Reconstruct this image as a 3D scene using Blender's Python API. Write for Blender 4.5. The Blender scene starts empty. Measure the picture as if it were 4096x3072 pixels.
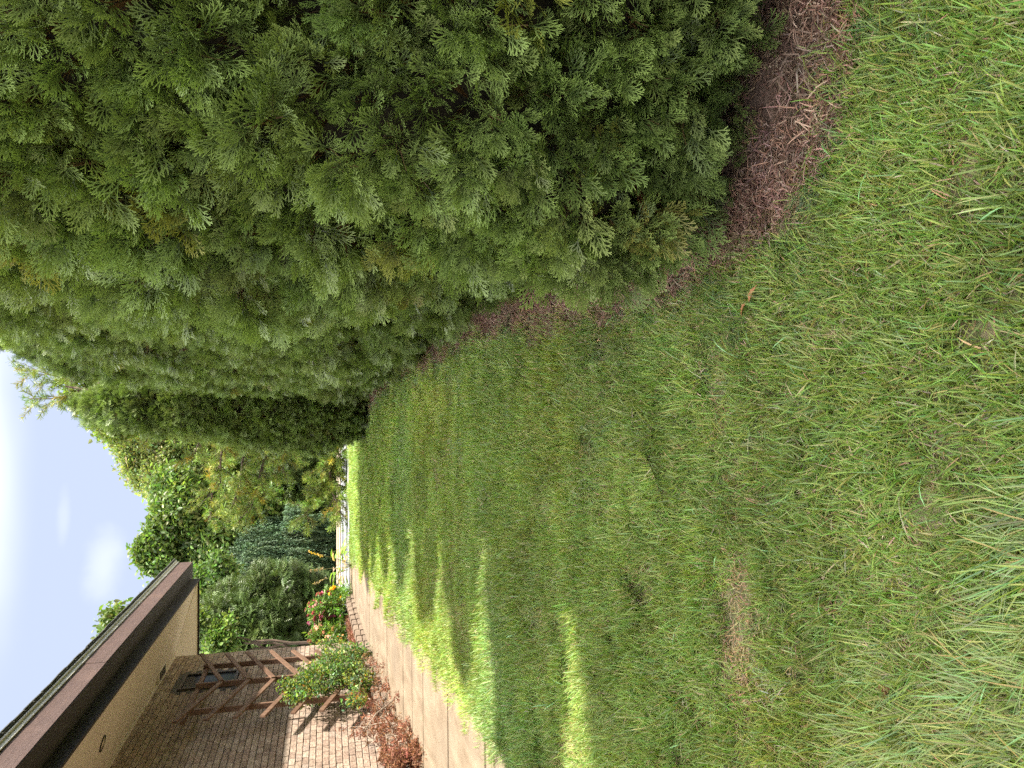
import bpy, math, random
import numpy as np
from mathutils import Vector, Matrix
PI = math.pi
rnd = random.Random(7)
rng = np.random.default_rng(11)
scene = bpy.context.scene
COL = scene.collection

# ------------------------------------------------------------------ camera
FPX = 3000.0                                   # focal length in photo pixels (photo is 4096 wide)
PITCH = math.atan((2048-1305)/FPX)
YAW = math.atan((1628-1536)/FPX*math.cos(PITCH))
EYE = np.array([0.0, 0.0, 1.6])
FW = np.array([math.sin(YAW)*math.cos(PITCH), math.cos(YAW)*math.cos(PITCH), -math.sin(PITCH)])
RT = np.array([math.cos(YAW), -math.sin(YAW), 0.0])
UP = np.cross(RT, FW)
cd = bpy.data.cameras.new('camera'); cam = bpy.data.objects.new('camera', cd); COL.objects.link(cam)
cd.sensor_fit = 'HORIZONTAL'; cd.sensor_width = 36.0; cd.lens = FPX/4096*36
cd.clip_start = 0.05; cd.clip_end = 3000
M = Matrix.Identity(4)                         # the phone was held upright, the file is stored on its side
for i in range(3):
    M[i][0] = -UP[i]; M[i][1] = RT[i]; M[i][2] = -FW[i]; M[i][3] = EYE[i]
cam.matrix_world = M
scene.camera = cam
def ray(px, py): return FW + (3072-py-1536)/FPX*RT - (px-2048)/FPX*UP
def onx(px, py, x): d = ray(px, py); return EYE + d*(x/d[0])
def ony(px, py, y): d = ray(px, py); return EYE + d*(y/d[1])

# ------------------------------------------------------------------ sky, sun, exposure
SUN_EL, SUN_AZ = math.radians(56), math.radians(92)      # azimuth clockwise from +Y: the sun stands off the hedge's far side
w = bpy.data.worlds.new('World'); scene.world = w; w.use_nodes = True
nt = w.node_tree; N = nt.nodes; L = nt.links; N.clear()
out = N.new('ShaderNodeOutputWorld'); bg = N.new('ShaderNodeBackground')
sky = N.new('ShaderNodeTexSky'); sky.sky_type = 'NISHITA'; sky.sun_disc = False
sky.sun_elevation = SUN_EL; sky.sun_rotation = SUN_AZ; sky.air_density = 1.0; sky.dust_density = .6; sky.ozone_density = 1.0
SKY_STRENGTH = 0.05
bg.inputs['Strength'].default_value = SKY_STRENGTH
tc = N.new('ShaderNodeTexCoord')
mp = N.new('ShaderNodeMapping'); mp.inputs['Scale'].default_value = (1.0, 1.0, 2.6)
L.new(tc.outputs['Generated'], mp.inputs['Vector'])
n1 = N.new('ShaderNodeTexNoise'); n1.inputs['Scale'].default_value = 2.1; n1.inputs['Detail'].default_value = 4; n1.inputs['Roughness'].default_value = .5
L.new(mp.outputs[0], n1.inputs['Vector'])
r1 = N.new('ShaderNodeMapRange'); r1.interpolation_type = 'SMOOTHSTEP'
r1.inputs['From Min'].default_value = .34; r1.inputs['From Max'].default_value = .62
L.new(n1.outputs['Fac'], r1.inputs['Value'])
def puff(px, py, rad, stretch):                          # one small cumulus: direction, angular radius
    d = ray(px, py); d = d/np.linalg.norm(d)
    sub = N.new('ShaderNodeVectorMath'); sub.operation = 'SUBTRACT'; L.new(tc.outputs['Generated'], sub.inputs[0]); sub.inputs[1].default_value = tuple(d)
    mul = N.new('ShaderNodeVectorMath'); mul.operation = 'MULTIPLY'; L.new(sub.outputs[0], mul.inputs[0]); mul.inputs[1].default_value = stretch
    ln = N.new('ShaderNodeVectorMath'); ln.operation = 'LENGTH'; L.new(mul.outputs[0], ln.inputs[0])
    nz = N.new('ShaderNodeTexNoise'); nz.inputs['Scale'].default_value = 22; nz.inputs['Detail'].default_value = 5; L.new(tc.outputs['Generated'], nz.inputs['Vector'])
    ad = N.new('ShaderNodeMath'); ad.operation = 'MULTIPLY_ADD'; L.new(nz.outputs['Fac'], ad.inputs[0]); ad.inputs[1].default_value = rad*1.3; L.new(ln.outputs['Value'], ad.inputs[2])
    r = N.new('ShaderNodeMapRange'); r.interpolation_type = 'SMOOTHSTEP'
    r.inputs['From Min'].default_value = rad*1.9; r.inputs['From Max'].default_value = rad*.7; L.new(ad.outputs[0], r.inputs['Value'])
    return r
p1 = puff(415, 2260, .05, (1, 1, 2.3)); p2 = puff(255, 2070, .02, (.6, 1, 3.0))
mx = N.new('ShaderNodeMath'); mx.operation = 'MAXIMUM'
sc1 = N.new('ShaderNodeMath'); sc1.operation = 'MULTIPLY'; sc1.inputs[1].default_value = .04; L.new(p1.outputs[0], sc1.inputs[0]); L.new(sc1.outputs[0], mx.inputs[0])
sc2 = N.new('ShaderNodeMath'); sc2.operation = 'MULTIPLY'; sc2.inputs[1].default_value = .02; L.new(p2.outputs[0], sc2.inputs[0]); L.new(sc2.outputs[0], mx.inputs[1])
mx2 = N.new('ShaderNodeMath'); mx2.operation = 'MAXIMUM'; L.new(mx.outputs[0], mx2.inputs[0])
hi = N.new('ShaderNodeSeparateXYZ'); L.new(tc.outputs['Generated'], hi.inputs[0])
hr = N.new('ShaderNodeMapRange'); hr.interpolation_type = 'SMOOTHSTEP'; hr.inputs['From Min'].default_value = .31; hr.inputs['From Max'].default_value = .52
L.new(hi.outputs['Z'], hr.inputs['Value'])
cm = N.new('ShaderNodeMath'); cm.operation = 'MULTIPLY'; L.new(r1.outputs[0], cm.inputs[0]); L.new(hr.outputs[0], cm.inputs[1])  # bright cloud cover added above the view to lift the shade
L.new(cm.outputs[0], mx2.inputs[1])
vl = N.new('ShaderNodeMath'); vl.operation = 'ADD'; vl.inputs[1].default_value = .022; L.new(mx2.outputs[0], vl.inputs[0])   # thin milky veil everywhere
cf = N.new('ShaderNodeMath'); cf.operation = 'MULTIPLY'; cf.inputs[1].default_value = .9; L.new(vl.outputs[0], cf.inputs[0])
mix = N.new('ShaderNodeMix'); mix.data_type = 'RGBA'; L.new(cf.outputs[0], mix.inputs['Factor'])
wb = N.new('ShaderNodeMix'); wb.data_type = 'RGBA'; wb.blend_type = 'MULTIPLY'; wb.inputs['Factor'].default_value = 1; wb.inputs['B'].default_value = (1.2, .9, .92, 1)
dk = N.new('ShaderNodeMix'); dk.data_type = 'RGBA'; dk.blend_type = 'DARKEN'; dk.inputs['Factor'].default_value = 1; dk.inputs['B'].default_value = (1.25, 2.0, 2.7, 1)   # even summer haze instead of a white horizon
L.new(sky.outputs[0], dk.inputs['A']); L.new(dk.outputs['Result'], wb.inputs['A']); L.new(wb.outputs['Result'], mix.inputs['A']); mix.inputs['B'].default_value = (17.0, 16.4, 16.0, 1)
L.new(mix.outputs['Result'], bg.inputs['Color']); L.new(bg.outputs[0], out.inputs[0])
sl = bpy.data.lights.new('sun', 'SUN'); sl.energy = 2.1; sl.angle = math.radians(1.2); sl.color = (1.0, .93, .82)
so = bpy.data.objects.new('sun', sl); COL.objects.link(so)
so.rotation_euler = (PI/2-SUN_EL, 0, PI-SUN_AZ); so.location = (20, 0, 30)
vs = scene.view_settings; vs.view_transform = 'Standard'; vs.look = 'None'; vs.gamma = 1; vs.use_curve_mapping = False
vs.exposure = 2.9
scene.render.engine = 'CYCLES'
scene.cycles.use_denoising = False; scene.cycles.max_bounces = 4; scene.cycles.diffuse_bounces = 3; scene.cycles.transmission_bounces = 2; scene.cycles.transparent_max_bounces = 4

# ------------------------------------------------------------------ helpers
def hash3(i, j, k):
    h = (i*374761393 + j*668265263 + k*1274126177) & 0xffffffff
    h = ((h ^ (h >> 13))*1274126177) & 0xffffffff
    return ((h ^ (h >> 16)) & 0xffff)/65535.0
def vnoise(P, s=1.0, seed=0):
    P = np.atleast_2d(np.asarray(P, float))*s + seed*17.13
    i = np.floor(P).astype(np.int64); f = P-i; f = f*f*(3-2*f)
    r = 0
    for a in (0, 1):
        for b in (0, 1):
            for c in (0, 1):
                wgt = (f[:, 0] if a else 1-f[:, 0])*(f[:, 1] if b else 1-f[:, 1])*(f[:, 2] if c else 1-f[:, 2])
                r = r + wgt*hash3(i[:, 0]+a, i[:, 1]+b, i[:, 2]+c)
    return r
def vn2(x, y, s=1.0, seed=0):
    x = np.atleast_1d(np.asarray(x, float)); y = np.atleast_1d(np.asarray(y, float))
    return vnoise(np.stack([x, y, np.zeros_like(x)], 1), s, seed)

def material(name, build):
    m = bpy.data.materials.new(name); m.use_nodes = True
    t = m.node_tree; t.nodes.clear()
    o = t.nodes.new('ShaderNodeOutputMaterial')
    sh = build(t, t.nodes, t.links)
    t.links.new(sh, o.inputs['Surface'])
    return m
def leaf_mat(name, trans=.35, rough=.5, spec=.35, inst=True, sheen=None):
    def b(t, N, L):
        a = N.new('ShaderNodeAttribute'); a.attribute_name = 'col'
        c = a.outputs['Color']
        if inst:
            k = N.new('ShaderNodeAttribute'); k.attribute_type = 'INSTANCER'; k.attribute_name = 'tint'
            m = N.new('ShaderNodeMix'); m.data_type = 'RGBA'; m.blend_type = 'MULTIPLY'; m.inputs['Factor'].default_value = 1
            L.new(c, m.inputs['A']); L.new(k.outputs['Vector'], m.inputs['B']); c = m.outputs['Result']
        p = N.new('ShaderNodeBsdfPrincipled'); L.new(c, p.inputs['Base Color'])
        p.inputs['Roughness'].default_value = rough; p.inputs['Specular IOR Level'].default_value = spec
        tr = N.new('ShaderNodeBsdfTranslucent')
        g = N.new('ShaderNodeMix'); g.data_type = 'RGBA'; g.blend_type = 'MULTIPLY'; g.inputs['Factor'].default_value = 1
        L.new(c, g.inputs['A']); g.inputs['B'].default_value = (1.25, 1.35, .7, 1); L.new(g.outputs['Result'], tr.inputs['Color'])
        ms = N.new('ShaderNodeMixShader'); ms.inputs[0].default_value = trans
        L.new(p.outputs[0], ms.inputs[1]); L.new(tr.outputs[0], ms.inputs[2])
        return ms.outputs[0]
    return material(name, b)
def solid_mat(name, c1, c2, scale=8, rough=.8, bump=.0, bscale=60, stretch=(1, 1, 1), detail=6, spec=.3, c3=None, s3=.7, lo=.35, hi=.65):
    """two-tone noise mottling (object space), optional third large-scale tone, fine bump"""
    def b(t, N, L):
        tc = N.new('ShaderNodeTexCoord'); mp = N.new('ShaderNodeMapping'); mp.inputs['Scale'].default_value = stretch
        L.new(tc.outputs['Object'], mp.inputs['Vector'])
        n = N.new('ShaderNodeTexNoise'); n.inputs['Scale'].default_value = scale; n.inputs['Detail'].default_value = detail; L.new(mp.outputs[0], n.inputs['Vector'])
        r = N.new('ShaderNodeMapRange'); r.inputs['From Min'].default_value = lo; r.inputs['From Max'].default_value = hi; L.new(n.outputs['Fac'], r.inputs['Value'])
        m = N.new('ShaderNodeMix'); m.data_type = 'RGBA'; L.new(r.outputs[0], m.inputs['Factor'])
        m.inputs['A'].default_value = (*c1, 1); m.inputs['B'].default_value = (*c2, 1)
        c = m.outputs['Result']
        if c3:
            n3 = N.new('ShaderNodeTexNoise'); n3.inputs['Scale'].default_value = s3; n3.inputs['Detail'].default_value = 4; L.new(tc.outputs['Object'], n3.inputs['Vector'])
            r3 = N.new('ShaderNodeMapRange'); r3.inputs['From Min'].default_value = .5; r3.inputs['From Max'].default_value = .72; L.new(n3.outputs['Fac'], r3.inputs['Value'])
            m3 = N.new('ShaderNodeMix'); m3.data_type = 'RGBA'; L.new(r3.outputs[0], m3.inputs['Factor']); L.new(c, m3.inputs['A']); m3.inputs['B'].default_value = (*c3, 1)
            c = m3.outputs['Result']
        p = N.new('ShaderNodeBsdfPrincipled'); L.new(c, p.inputs['Base Color'])
        p.inputs['Roughness'].default_value = rough; p.inputs['Specular IOR Level'].default_value = spec
        if bump:
            nb = N.new('ShaderNodeTexNoise'); nb.inputs['Scale'].default_value = bscale; nb.inputs['Detail'].default_value = 5; L.new(mp.outputs[0], nb.inputs['Vector'])
            bp = N.new('ShaderNodeBump'); bp.inputs['Strength'].default_value = bump; bp.inputs['Distance'].default_value = .01
            L.new(nb.outputs['Fac'], bp.inputs['Height']); L.new(bp.outputs[0], p.inputs['Normal'])
        return p.outputs[0]
    return material(name, b)

class MB:
    """collects vertices, faces and a vertex colour, then links them as one mesh object"""
    def __init__(s): s.v = []; s.f = []; s.c = []
    def vert(s, p, c=(1, 1, 1)): s.v.append(tuple(p)); s.c.append((*c, 1)); return len(s.v)-1
    def box(s, lo, hi, c=(1, 1, 1), R=None, o=(0, 0, 0)):
        P = [np.array((x, y, z), float) for x in (lo[0], hi[0]) for y in (lo[1], hi[1]) for z in (lo[2], hi[2])]
        if R is not None: P = [R @ q for q in P]
        k = len(s.v)
        for q in P: s.vert(q+np.array(o), c)
        for f in ((0, 1, 3, 2), (4, 6, 7, 5), (0, 4, 5, 1), (2, 3, 7, 6), (0, 2, 6, 4), (1, 5, 7, 3)): s.f.append(tuple(k+i for i in f))
    def poly(s, pts, c=(1, 1, 1)):
        k = len(s.v)
        for q in pts: s.vert(q, c)
        s.f.append(tuple(range(k, k+len(pts))))
    def prism(s, pts, up, c=(1, 1, 1)):
        """polygon pts extruded by vector up"""
        k = len(s.v); n = len(pts); up = np.array(up, float)
        for q in pts: s.vert(q, c)
        for q in pts: s.vert(np.array(q)+up, c)
        s.f.append(tuple(range(k+n-1, k-1, -1))); s.f.append(tuple(range(k+n, k+2*n)))
        for i in range(n):
            j = (i+1) % n; s.f.append((k+i, k+j, k+n+j, k+n+i))
    def bar(s, a, b, wx, wy, up=(0, 0, 1), c=(1, 1, 1)):
        a = np.array(a, float); b = np.array(b, float); d = b-a; ln = np.linalg.norm(d); d = d/ln
        x = np.cross(d, np.array(up, float)); x = x/np.linalg.norm(x); y = np.cross(x, d)
        R = np.stack([x, y, d], 1); s.box((-wx/2, -wy/2, 0), (wx/2, wy/2, ln), c, R, a)
    def strip(s, pts, wid, side, c0, c1):
        """flat ribbon; last width 0 gives a point"""
        n = len(pts); prev = None; side = np.array(side, float)
        for i, (p, wd) in enumerate(zip(pts, wid)):
            t = i/(n-1); c = tuple(c0[q]*(1-t)+c1[q]*t for q in range(3)); p = np.array(p)
            cur = (s.vert(p, c),) if wd == 0 else (s.vert(p-side*wd/2, c), s.vert(p+side*wd/2, c))
            if prev is not None:
                if len(cur) == 2: s.f.append((prev[0], prev[1], cur[1], cur[0]))
                else: s.f.append((prev[0], prev[1], cur[0]))
            prev = cur
    def tube(s, pts, rad, n=6, c=(1, 1, 1)):
        pts = [np.array(p, float) for p in pts]; prev = None
        for i, (p, r) in enumerate(zip(pts, rad)):
            d = pts[min(i+1, len(pts)-1)]-pts[max(i-1, 0)]; d = d/(np.linalg.norm(d)+1e-9)
            x = np.cross(d, (0, 0, 1) if abs(d[2]) < .9 else (1, 0, 0)); x = x/np.linalg.norm(x); y = np.cross(d, x)
            cur = [s.vert(p+r*(math.cos(2*PI*k/n)*x+math.sin(2*PI*k/n)*y), c) for k in range(n)]
            if prev:
                for k in range(n): s.f.append((prev[k], prev[(k+1) % n], cur[(k+1) % n], cur[k]))
            prev = cur
        s.f.append(tuple(prev))
    def mesh(s, name):
        m = bpy.data.meshes.new(name); m.from_pydata(s.v, [], s.f)
        a = m.color_attributes.new('col', 'FLOAT_COLOR', 'POINT')
        a.data.foreach_set('color', np.array(s.c, np.float32).ravel())
        return m
    def build(s, name, mat, parent=None, link=True, loc=(0, 0, 0), smooth=False):
        m = s.mesh(name); m.materials.append(mat)
        if smooth: m.polygons.foreach_set('use_smooth', [True]*len(m.polygons))
        o = bpy.data.objects.new(name, m)
        if link: COL.objects.link(o)
        o.location = loc
        if parent: o.parent = parent
        return o
def thing(name, label, cat, loc=(0, 0, 0), group=None):
    o = bpy.data.objects.new(name, None); COL.objects.link(o); o.location = tuple(loc); o.empty_display_size = .2
    o['label'] = label; o['category'] = cat
    if group: o['group'] = group
    return o
def tag(o, label, cat, group=None):
    o['label'] = label; o['category'] = cat
    if group: o['group'] = group
    return o
def eul(X, Y, Z):
    """rotation columns (N,3) each -> XYZ euler"""
    return np.stack([np.arctan2(Y[:, 2], Z[:, 2]), -np.arcsin(np.clip(X[:, 2], -1, 1)), np.arctan2(X[:, 1], X[:, 0])], 1)
def frame(out_, up, roll=None):
    """Y axis along out_, Z near up, optional roll about Y"""
    Y = out_/np.linalg.norm(out_, axis=1, keepdims=True)
    X = np.cross(Y, up); X = X/(np.linalg.norm(X, axis=1, keepdims=True)+1e-9); Z = np.cross(X, Y)
    if roll is not None:
        c = np.cos(roll)[:, None]; q = np.sin(roll)[:, None]
        X, Z = X*c+Z*q, Z*c-X*q
    return eul(X, Y, Z)
SRC = {}
def source(key, objs):
    c = bpy.data.collections.new(key)                    # kept out of the scene: only the scatter nodes read it
    for o in objs: c.objects.link(o)
    SRC[key] = (c, len(objs))
def scatter(name, key, P, R, S, tint, parent=None, loc=(0, 0, 0)):
    c, nv = SRC[key]; n = len(P)
    m = bpy.data.meshes.new(name); m.vertices.add(n)
    m.vertices.foreach_set('co', (np.asarray(P)-np.array(loc)).astype(np.float32).ravel())
    def at(nm, ty, data, f):
        a = m.attributes.new(nm, ty, 'POINT'); a.data.foreach_set(f, np.ascontiguousarray(data).ravel())
    at('rot', 'FLOAT_VECTOR', np.asarray(R, np.float32), 'vector')
    S = np.asarray(S, np.float32)
    if S.ndim == 1: S = np.repeat(S[:, None], 3, 1)
    at('scl', 'FLOAT_VECTOR', S, 'vector')
    at('pick', 'INT', rng.integers(0, nv, n).astype(np.int32), 'value')
    at('tint', 'FLOAT_VECTOR', np.asarray(tint, np.float32), 'vector')
    o = bpy.data.objects.new(name, m); COL.objects.link(o); o.location = (0, 0, 0) if parent else tuple(loc)
    if parent: o.parent = parent
    g = bpy.data.node_groups.new(name+'_nodes', 'GeometryNodeTree')
    g.interface.new_socket('Geometry', in_out='INPUT', socket_type='NodeSocketGeometry')
    g.interface.new_socket('Geometry', in_out='OUTPUT', socket_type='NodeSocketGeometry')
    gi = g.nodes.new('NodeGroupInput'); go = g.nodes.new('NodeGroupOutput')
    ci = g.nodes.new('GeometryNodeCollectionInfo'); ci.inputs['Collection'].default_value = c
    ci.inputs['Separate Children'].default_value = True; ci.inputs['Reset Children'].default_value = True
    ip = g.nodes.new('GeometryNodeInstanceOnPoints'); ip.inputs['Pick Instance'].default_value = True
    def na(nm, ty):
        a = g.nodes.new('GeometryNodeInputNamedAttribute'); a.data_type = ty; a.inputs['Name'].default_value = nm; return a.outputs['Attribute']
    e2r = g.nodes.new('FunctionNodeEulerToRotation'); g.links.new(na('rot', 'FLOAT_VECTOR'), e2r.inputs[0])
    g.links.new(gi.outputs[0], ip.inputs['Points']); g.links.new(ci.outputs[0], ip.inputs['Instance'])
    g.links.new(na('pick', 'INT'), ip.inputs['Instance Index']); g.links.new(e2r.outputs[0], ip.inputs['Rotation'])
    g.links.new(na('scl', 'FLOAT_VECTOR'), ip.inputs['Scale']); g.links.new(ip.outputs[0], go.inputs[0])
    md = o.modifiers.new('scatter', 'NODES'); md.node_group = g
    return o
def tints(n, base, var=.18, hue=.08):
    v = 1+rng.normal(0, var, (n, 1)); h = 1+rng.normal(0, hue, (n, 3))
    return np.clip(np.array(base)*v*h, .15, 3)

# ------------------------------------------------------------------ lie of the land
def gz(x, y):
    x = np.asarray(x, float); y = np.asarray(y, float)
    t = y-1.0
    a = .06*np.where(t > 3, t, np.where(t < -3, 0, (t+3)**2/12))
    top = 1.03
    a = np.where(a > top-.12, top-.12*np.exp(-(a-(top-.12))/.12), a)     # the lawn's far edge rounds over
    a = a+np.clip((y-24)/18, 0, 1)*.075
    a = a-.05*np.exp(-((y-2.0)/.35)**2)*np.clip((-x)/.8, 0, 1)          # shallow dip before an old bed edge
    return a
def g1(x, y): return float(gz(x, y))
def hedge_front(y): return np.interp(y, [-3, 1.82, 1.9, 2.0, 2.14, 2.5, 3.0, 4.3, 4.8, 5.4, 8.0, 8.8, 9.4, 10.8, 11.8, 13, 15.5, 16.2, 17.5], [3.4, 3.4, 1.25, .88, .76, .62, .56, .56, .49, .66, .60, .50, .58, .46, .36, .2, -.50, -.4, .5])
def path_r(y): return -2.71-.0574*(np.asarray(y)-5.81)
def path_l(y): return np.interp(y, [0, 11.5, 19.6], [-4.62, -4.62, -4.32])
PATH_END = 19.6
LAWN_END = 18.9

soil = solid_mat('lawn_soil', (.12, .135, .05), (.24, .195, .12), 38, .95, .9, 110, c3=(.11, .14, .045), s3=1.3)
def sheet(name, xs, ys, zf, mat):
    X, Y = np.meshgrid(xs, ys); Z = zf(X, Y); nx, ny = len(xs), len(ys)
    m = bpy.data.meshes.new(name)
    vv = np.stack([X.ravel(), Y.ravel(), Z.ravel()], 1)
    ff = [(j*nx+i, j*nx+i+1, (j+1)*nx+i+1, (j+1)*nx+i) for j in range(ny-1) for i in range(nx-1)]
    m.from_pydata(vv.tolist(), [], ff); m.materials.append(mat)
    m.polygons.foreach_set('use_smooth', [True]*len(m.polygons))
    o = bpy.data.objects.new(name, m); COL.objects.link(o); o['kind'] = 'structure'; return o
xs = np.unique(np.concatenate([[-900, -400, -150, -60, -30, -18, -12], np.arange(-9, 5.01, .14), [7, 10, 16, 30, 60, 150, 400, 900]]))
ys = np.unique(np.concatenate([[-900, -300, -100, -40, -15, -6], np.arange(-3, 22.01, .14), [23, 24, 26, 28, 30, 33, 36, 42, 50, 80, 150, 400, 1200]]))
def ground_z(X, Y):
    z = gz(X, Y)
    nz = vn2(X.ravel(), Y.ravel(), 1.7, 3).reshape(X.shape)-.5
    near = np.clip((20-Y)/3, 0, 1)*np.clip((X+4.2)/.5, 0, 1)
    return z+nz*.05*near-.012*np.clip((-2.4-X)/.3, 0, 1)
def gl(x, y):
    return float(ground_z(np.array([[x]]), np.array([[y]]))[0, 0])
sheet('ground', xs, ys, ground_z, soil)

# ------------------------------------------------------------------ pavement beyond the lawn
pale = solid_mat('pale_concrete', (.23, .235, .245), (.29, .295, .30), 1.2, .85, .2, 40, c3=(.19, .195, .20), s3=.3)
beige = solid_mat('beige_concrete', (.28, .225, .17), (.34, .28, .21), 1.5, .9, .2, 40)
def strip_sheet(name, y0, y1, x0, x1, dz, mat, skew=0.0):
    b = MB(); n = 24
    for i in range(n):
        xa = x0+(x1-x0)*i/n; xb = x0+(x1-x0)*(i+1)/n
        for j in range(4):
            ya = y0+(y1-y0)*j/4; yb = y0+(y1-y0)*(j+1)/4
            b.poly([(xx, yy+skew*xx, g1(xx, yy)+dz) for xx, yy in ((xa, ya), (xb, ya), (xb, yb), (xa, yb))])
    o = b.build(name, mat); o['kind'] = 'structure'; return o
strip_sheet('driveway', 19.9, 29, -34, 30, .012, pale)
strip_sheet('road', 29.2, 33.6, -60, 60, .012, beige)
kb = MB()
for i in range(40):
    kb.box((-60+i*3, 29.0, g1(0, 29)-.05), (-60+i*3+2.985, 29.2, g1(0, 29)+.05))
kb.build('kerb', beige)['kind'] = 'structure'
strip_sheet('sidewalk', 35.2, 38.4, -60, 60, .02, beige)

# ------------------------------------------------------------------ concrete path slabs
slab_mat = solid_mat('path_concrete', (.155, .115, .075), (.25, .195, .135), 2.6, .92, .8, 90, stretch=(2.2, .8, 1), c3=(.165, .128, .09), s3=1.1, lo=.3, hi=.7)
joint_mat = solid_mat('joint_dirt', (.07, .055, .035), (.11, .09, .06), 20, .95)
pj = MB()
yy = np.arange(2.0, PATH_END+.01, .4)
for a, b in zip(yy[:-1], yy[1:]):
    pj.poly([(float(path_l(a)), a, g1(-4, a)-.01), (float(path_r(a)), a, g1(-3, a)-.01), (float(path_r(b)), b, g1(-3, b)-.01), (float(path_l(b)), b, g1(-4, b)-.01)])
path = pj.build('path', joint_mat); path['kind'] = 'structure'
ycut = [3.3, 4.05, 4.75, 5.45, 6.13, 6.83, 7.58, 8.2, 8.95, 9.7, 10.4, 11.2, 12.0, 12.8, 13.6, 14.4, 15.3, 16.2, 17.2, 18.3, PATH_END]
for a, b in zip(ycut[:-1], ycut[1:]):
    s_ = MB(); sk = .06; gp = .016; t0 = rnd.uniform(-.006, .006)
    xl0, xl1, xr0, xr1 = float(path_l(a))+.01, float(path_l(b))+.01, float(path_r(a))-.01, float(path_r(b))-.01
    jit = lambda: rnd.uniform(-.012, .012)
    z0 = g1(-4, a)+.012+t0; z1 = g1(-4, b)+.012+t0
    q = [(xl0+jit(), a+gp, z0), (xr0+jit(), a+gp+sk, z0), (xr1+jit(), b-gp+sk, z1), (xl1+jit(), b-gp, z1)]
    # small chamfered rim so the joint edges catch light
    c = np.mean(q, 0); inner = [np.array(p)+(c-np.array(p))*.012 for p in q]
    k = len(s_.v)
    for p in q: s_.vert((p[0], p[1], p[2]-.09))
    for p in q: s_.vert((p[0], p[1], p[2]-.012))
    for p in inner: s_.vert(p)
    for lv in (0, 4):
        for i in range(4): s_.f.append((k+lv+i, k+lv+(i+1) % 4, k+lv+4+(i+1) % 4, k+lv+4+i))
    s_.f.append((k+8, k+9, k+10, k+11))
    s_.build('slab', slab_mat, path)

# ------------------------------------------------------------------ house
WX, WY = -5.015, 16.5                    # side wall plane and its far corner
OV = 1.229                               # eave overhang
ZW, ZF = 4.585, 4.335                    # soffit height at the wall and at the frieze board
FX = WX+OV                               # frieze face
BX = FX+.35                              # fascia face
ZB, ZT = 4.50, 4.83                      # fascia bottom and top
Y0 = 1.5                                 # near end of the side wall (outside the picture)
BACKX = -14.0
house = thing('house', 'brown brick house with deep eave, brown fascia and beige soffit', 'house', (WX, WY, 0))
HL = -np.array([WX, WY, 0])
def hb(mb, name, mat, parent=None, smooth=False):
    o = mb.build(name, mat, parent or house, smooth=smooth)
    if not parent: o.location = tuple(HL)
    return o
mortar = solid_mat('mortar', (.07, .062, .055), (.11, .10, .09), 30, .95, .4, 150)
def brick_material():
    def b(t, N, L):
        a = N.new('ShaderNodeAttribute'); a.attribute_name = 'col'
        ge = N.new('ShaderNodeNewGeometry')
        mp = N.new('ShaderNodeMapping'); mp.inputs['Scale'].default_value = (1, 1.0, 2.4); L.new(ge.outputs['Position'], mp.inputs['Vector'])
        n = N.new('ShaderNodeTexNoise'); n.inputs['Scale'].default_value = 16; n.inputs['Detail'].default_value = 7; n.inputs['Roughness'].default_value = .62; L.new(mp.outputs[0], n.inputs['Vector'])
        r = N.new('ShaderNodeValToRGB'); e = r.color_ramp.elements
        e[0].position = .36; e[0].color = (.58, .54, .52, 1); e[1].position = .66; e[1].color = (1.12, 1.1, 1.06, 1)
        q = e.new(.5); q.color = (.85, .82, .79, 1)
        L.new(n.outputs['Fac'], r.inputs[0])
        m = N.new('ShaderNodeMix'); m.data_type = 'RGBA'; m.blend_type = 'MULTIPLY'; m.inputs['Factor'].default_value = 1
        L.new(a.outputs['Color'], m.inputs['A']); L.new(r.outputs[0], m.inputs['B'])
        p = N.new('ShaderNodeBsdfPrincipled'); L.new(m.outputs['Result'], p.inputs['Base Color']); p.inputs['Roughness'].default_value = .9; p.inputs['Specular IOR Level'].default_value = .2
        nb = N.new('ShaderNodeTexNoise'); nb.inputs['Scale'].default_value = 45; nb.inputs['Detail'].default_value = 5; L.new(mp.outputs[0], nb.inputs['Vector'])
        bp = N.new('ShaderNodeBump'); bp.inputs['Strength'].default_value = .7; bp.inputs['Distance'].default_value = .008
        L.new(nb.outputs['Fac'], bp.inputs['Height']); L.new(bp.outputs[0], p.inputs['Normal'])
        return p.outputs[0]
    return material('brick_face', b)
brick_mat = brick_material()
CH, CL, MJ = .0937, .2, .011
ZBASE = .30
wall = MB()
wall.box((BACKX, Y0, ZBASE-.4), (WX-.009, WY-.009, ZW-.02))
wall_o = hb(wall, 'wall', mortar)
# window opening is read from the photo
wa = onx(724, 2758, WX); wb = onx(957, 2690, WX)
WIN_Y0, WIN_Y1, WIN_Z0, WIN_Z1 = wa[1]-.06, wb[1]+.1, wb[2], wa[2]+.05
tones = [(.39, .305, .245), (.345, .27, .215), (.41, .33, .265), (.30, .23, .185), (.39, .295, .235), (.35, .285, .24), (.42, .345, .28), (.33, .25, .20)]
def brick_mesh(k):
    b = MB(); c = tones[k]; h = CH-MJ; l = CL-MJ; e = .004; d = .05
    x0 = -.012
    P = []
    for (ex, xx) in ((0, -d), (0, x0-.004), (e, x0)):
        P.append([b.vert((xx, sy*(l/2-ex), sz*(h/2-ex)), c) for sy, sz in ((-1, -1), (1, -1), (1, 1), (-1, 1))])
    for A, B in zip(P[:-1], P[1:]):
        for i in range(4): b.f.append((A[i], A[(i+1) % 4], B[(i+1) % 4], B[i]))
    b.f.append(tuple(P[-1]))
    m = b.mesh('brick'); m.materials.append(brick_mat); return m
BM = [brick_mesh(k) for k in range(8)]
spots = []
ncr = int((ZW-.03-ZBASE)/CH)
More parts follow.
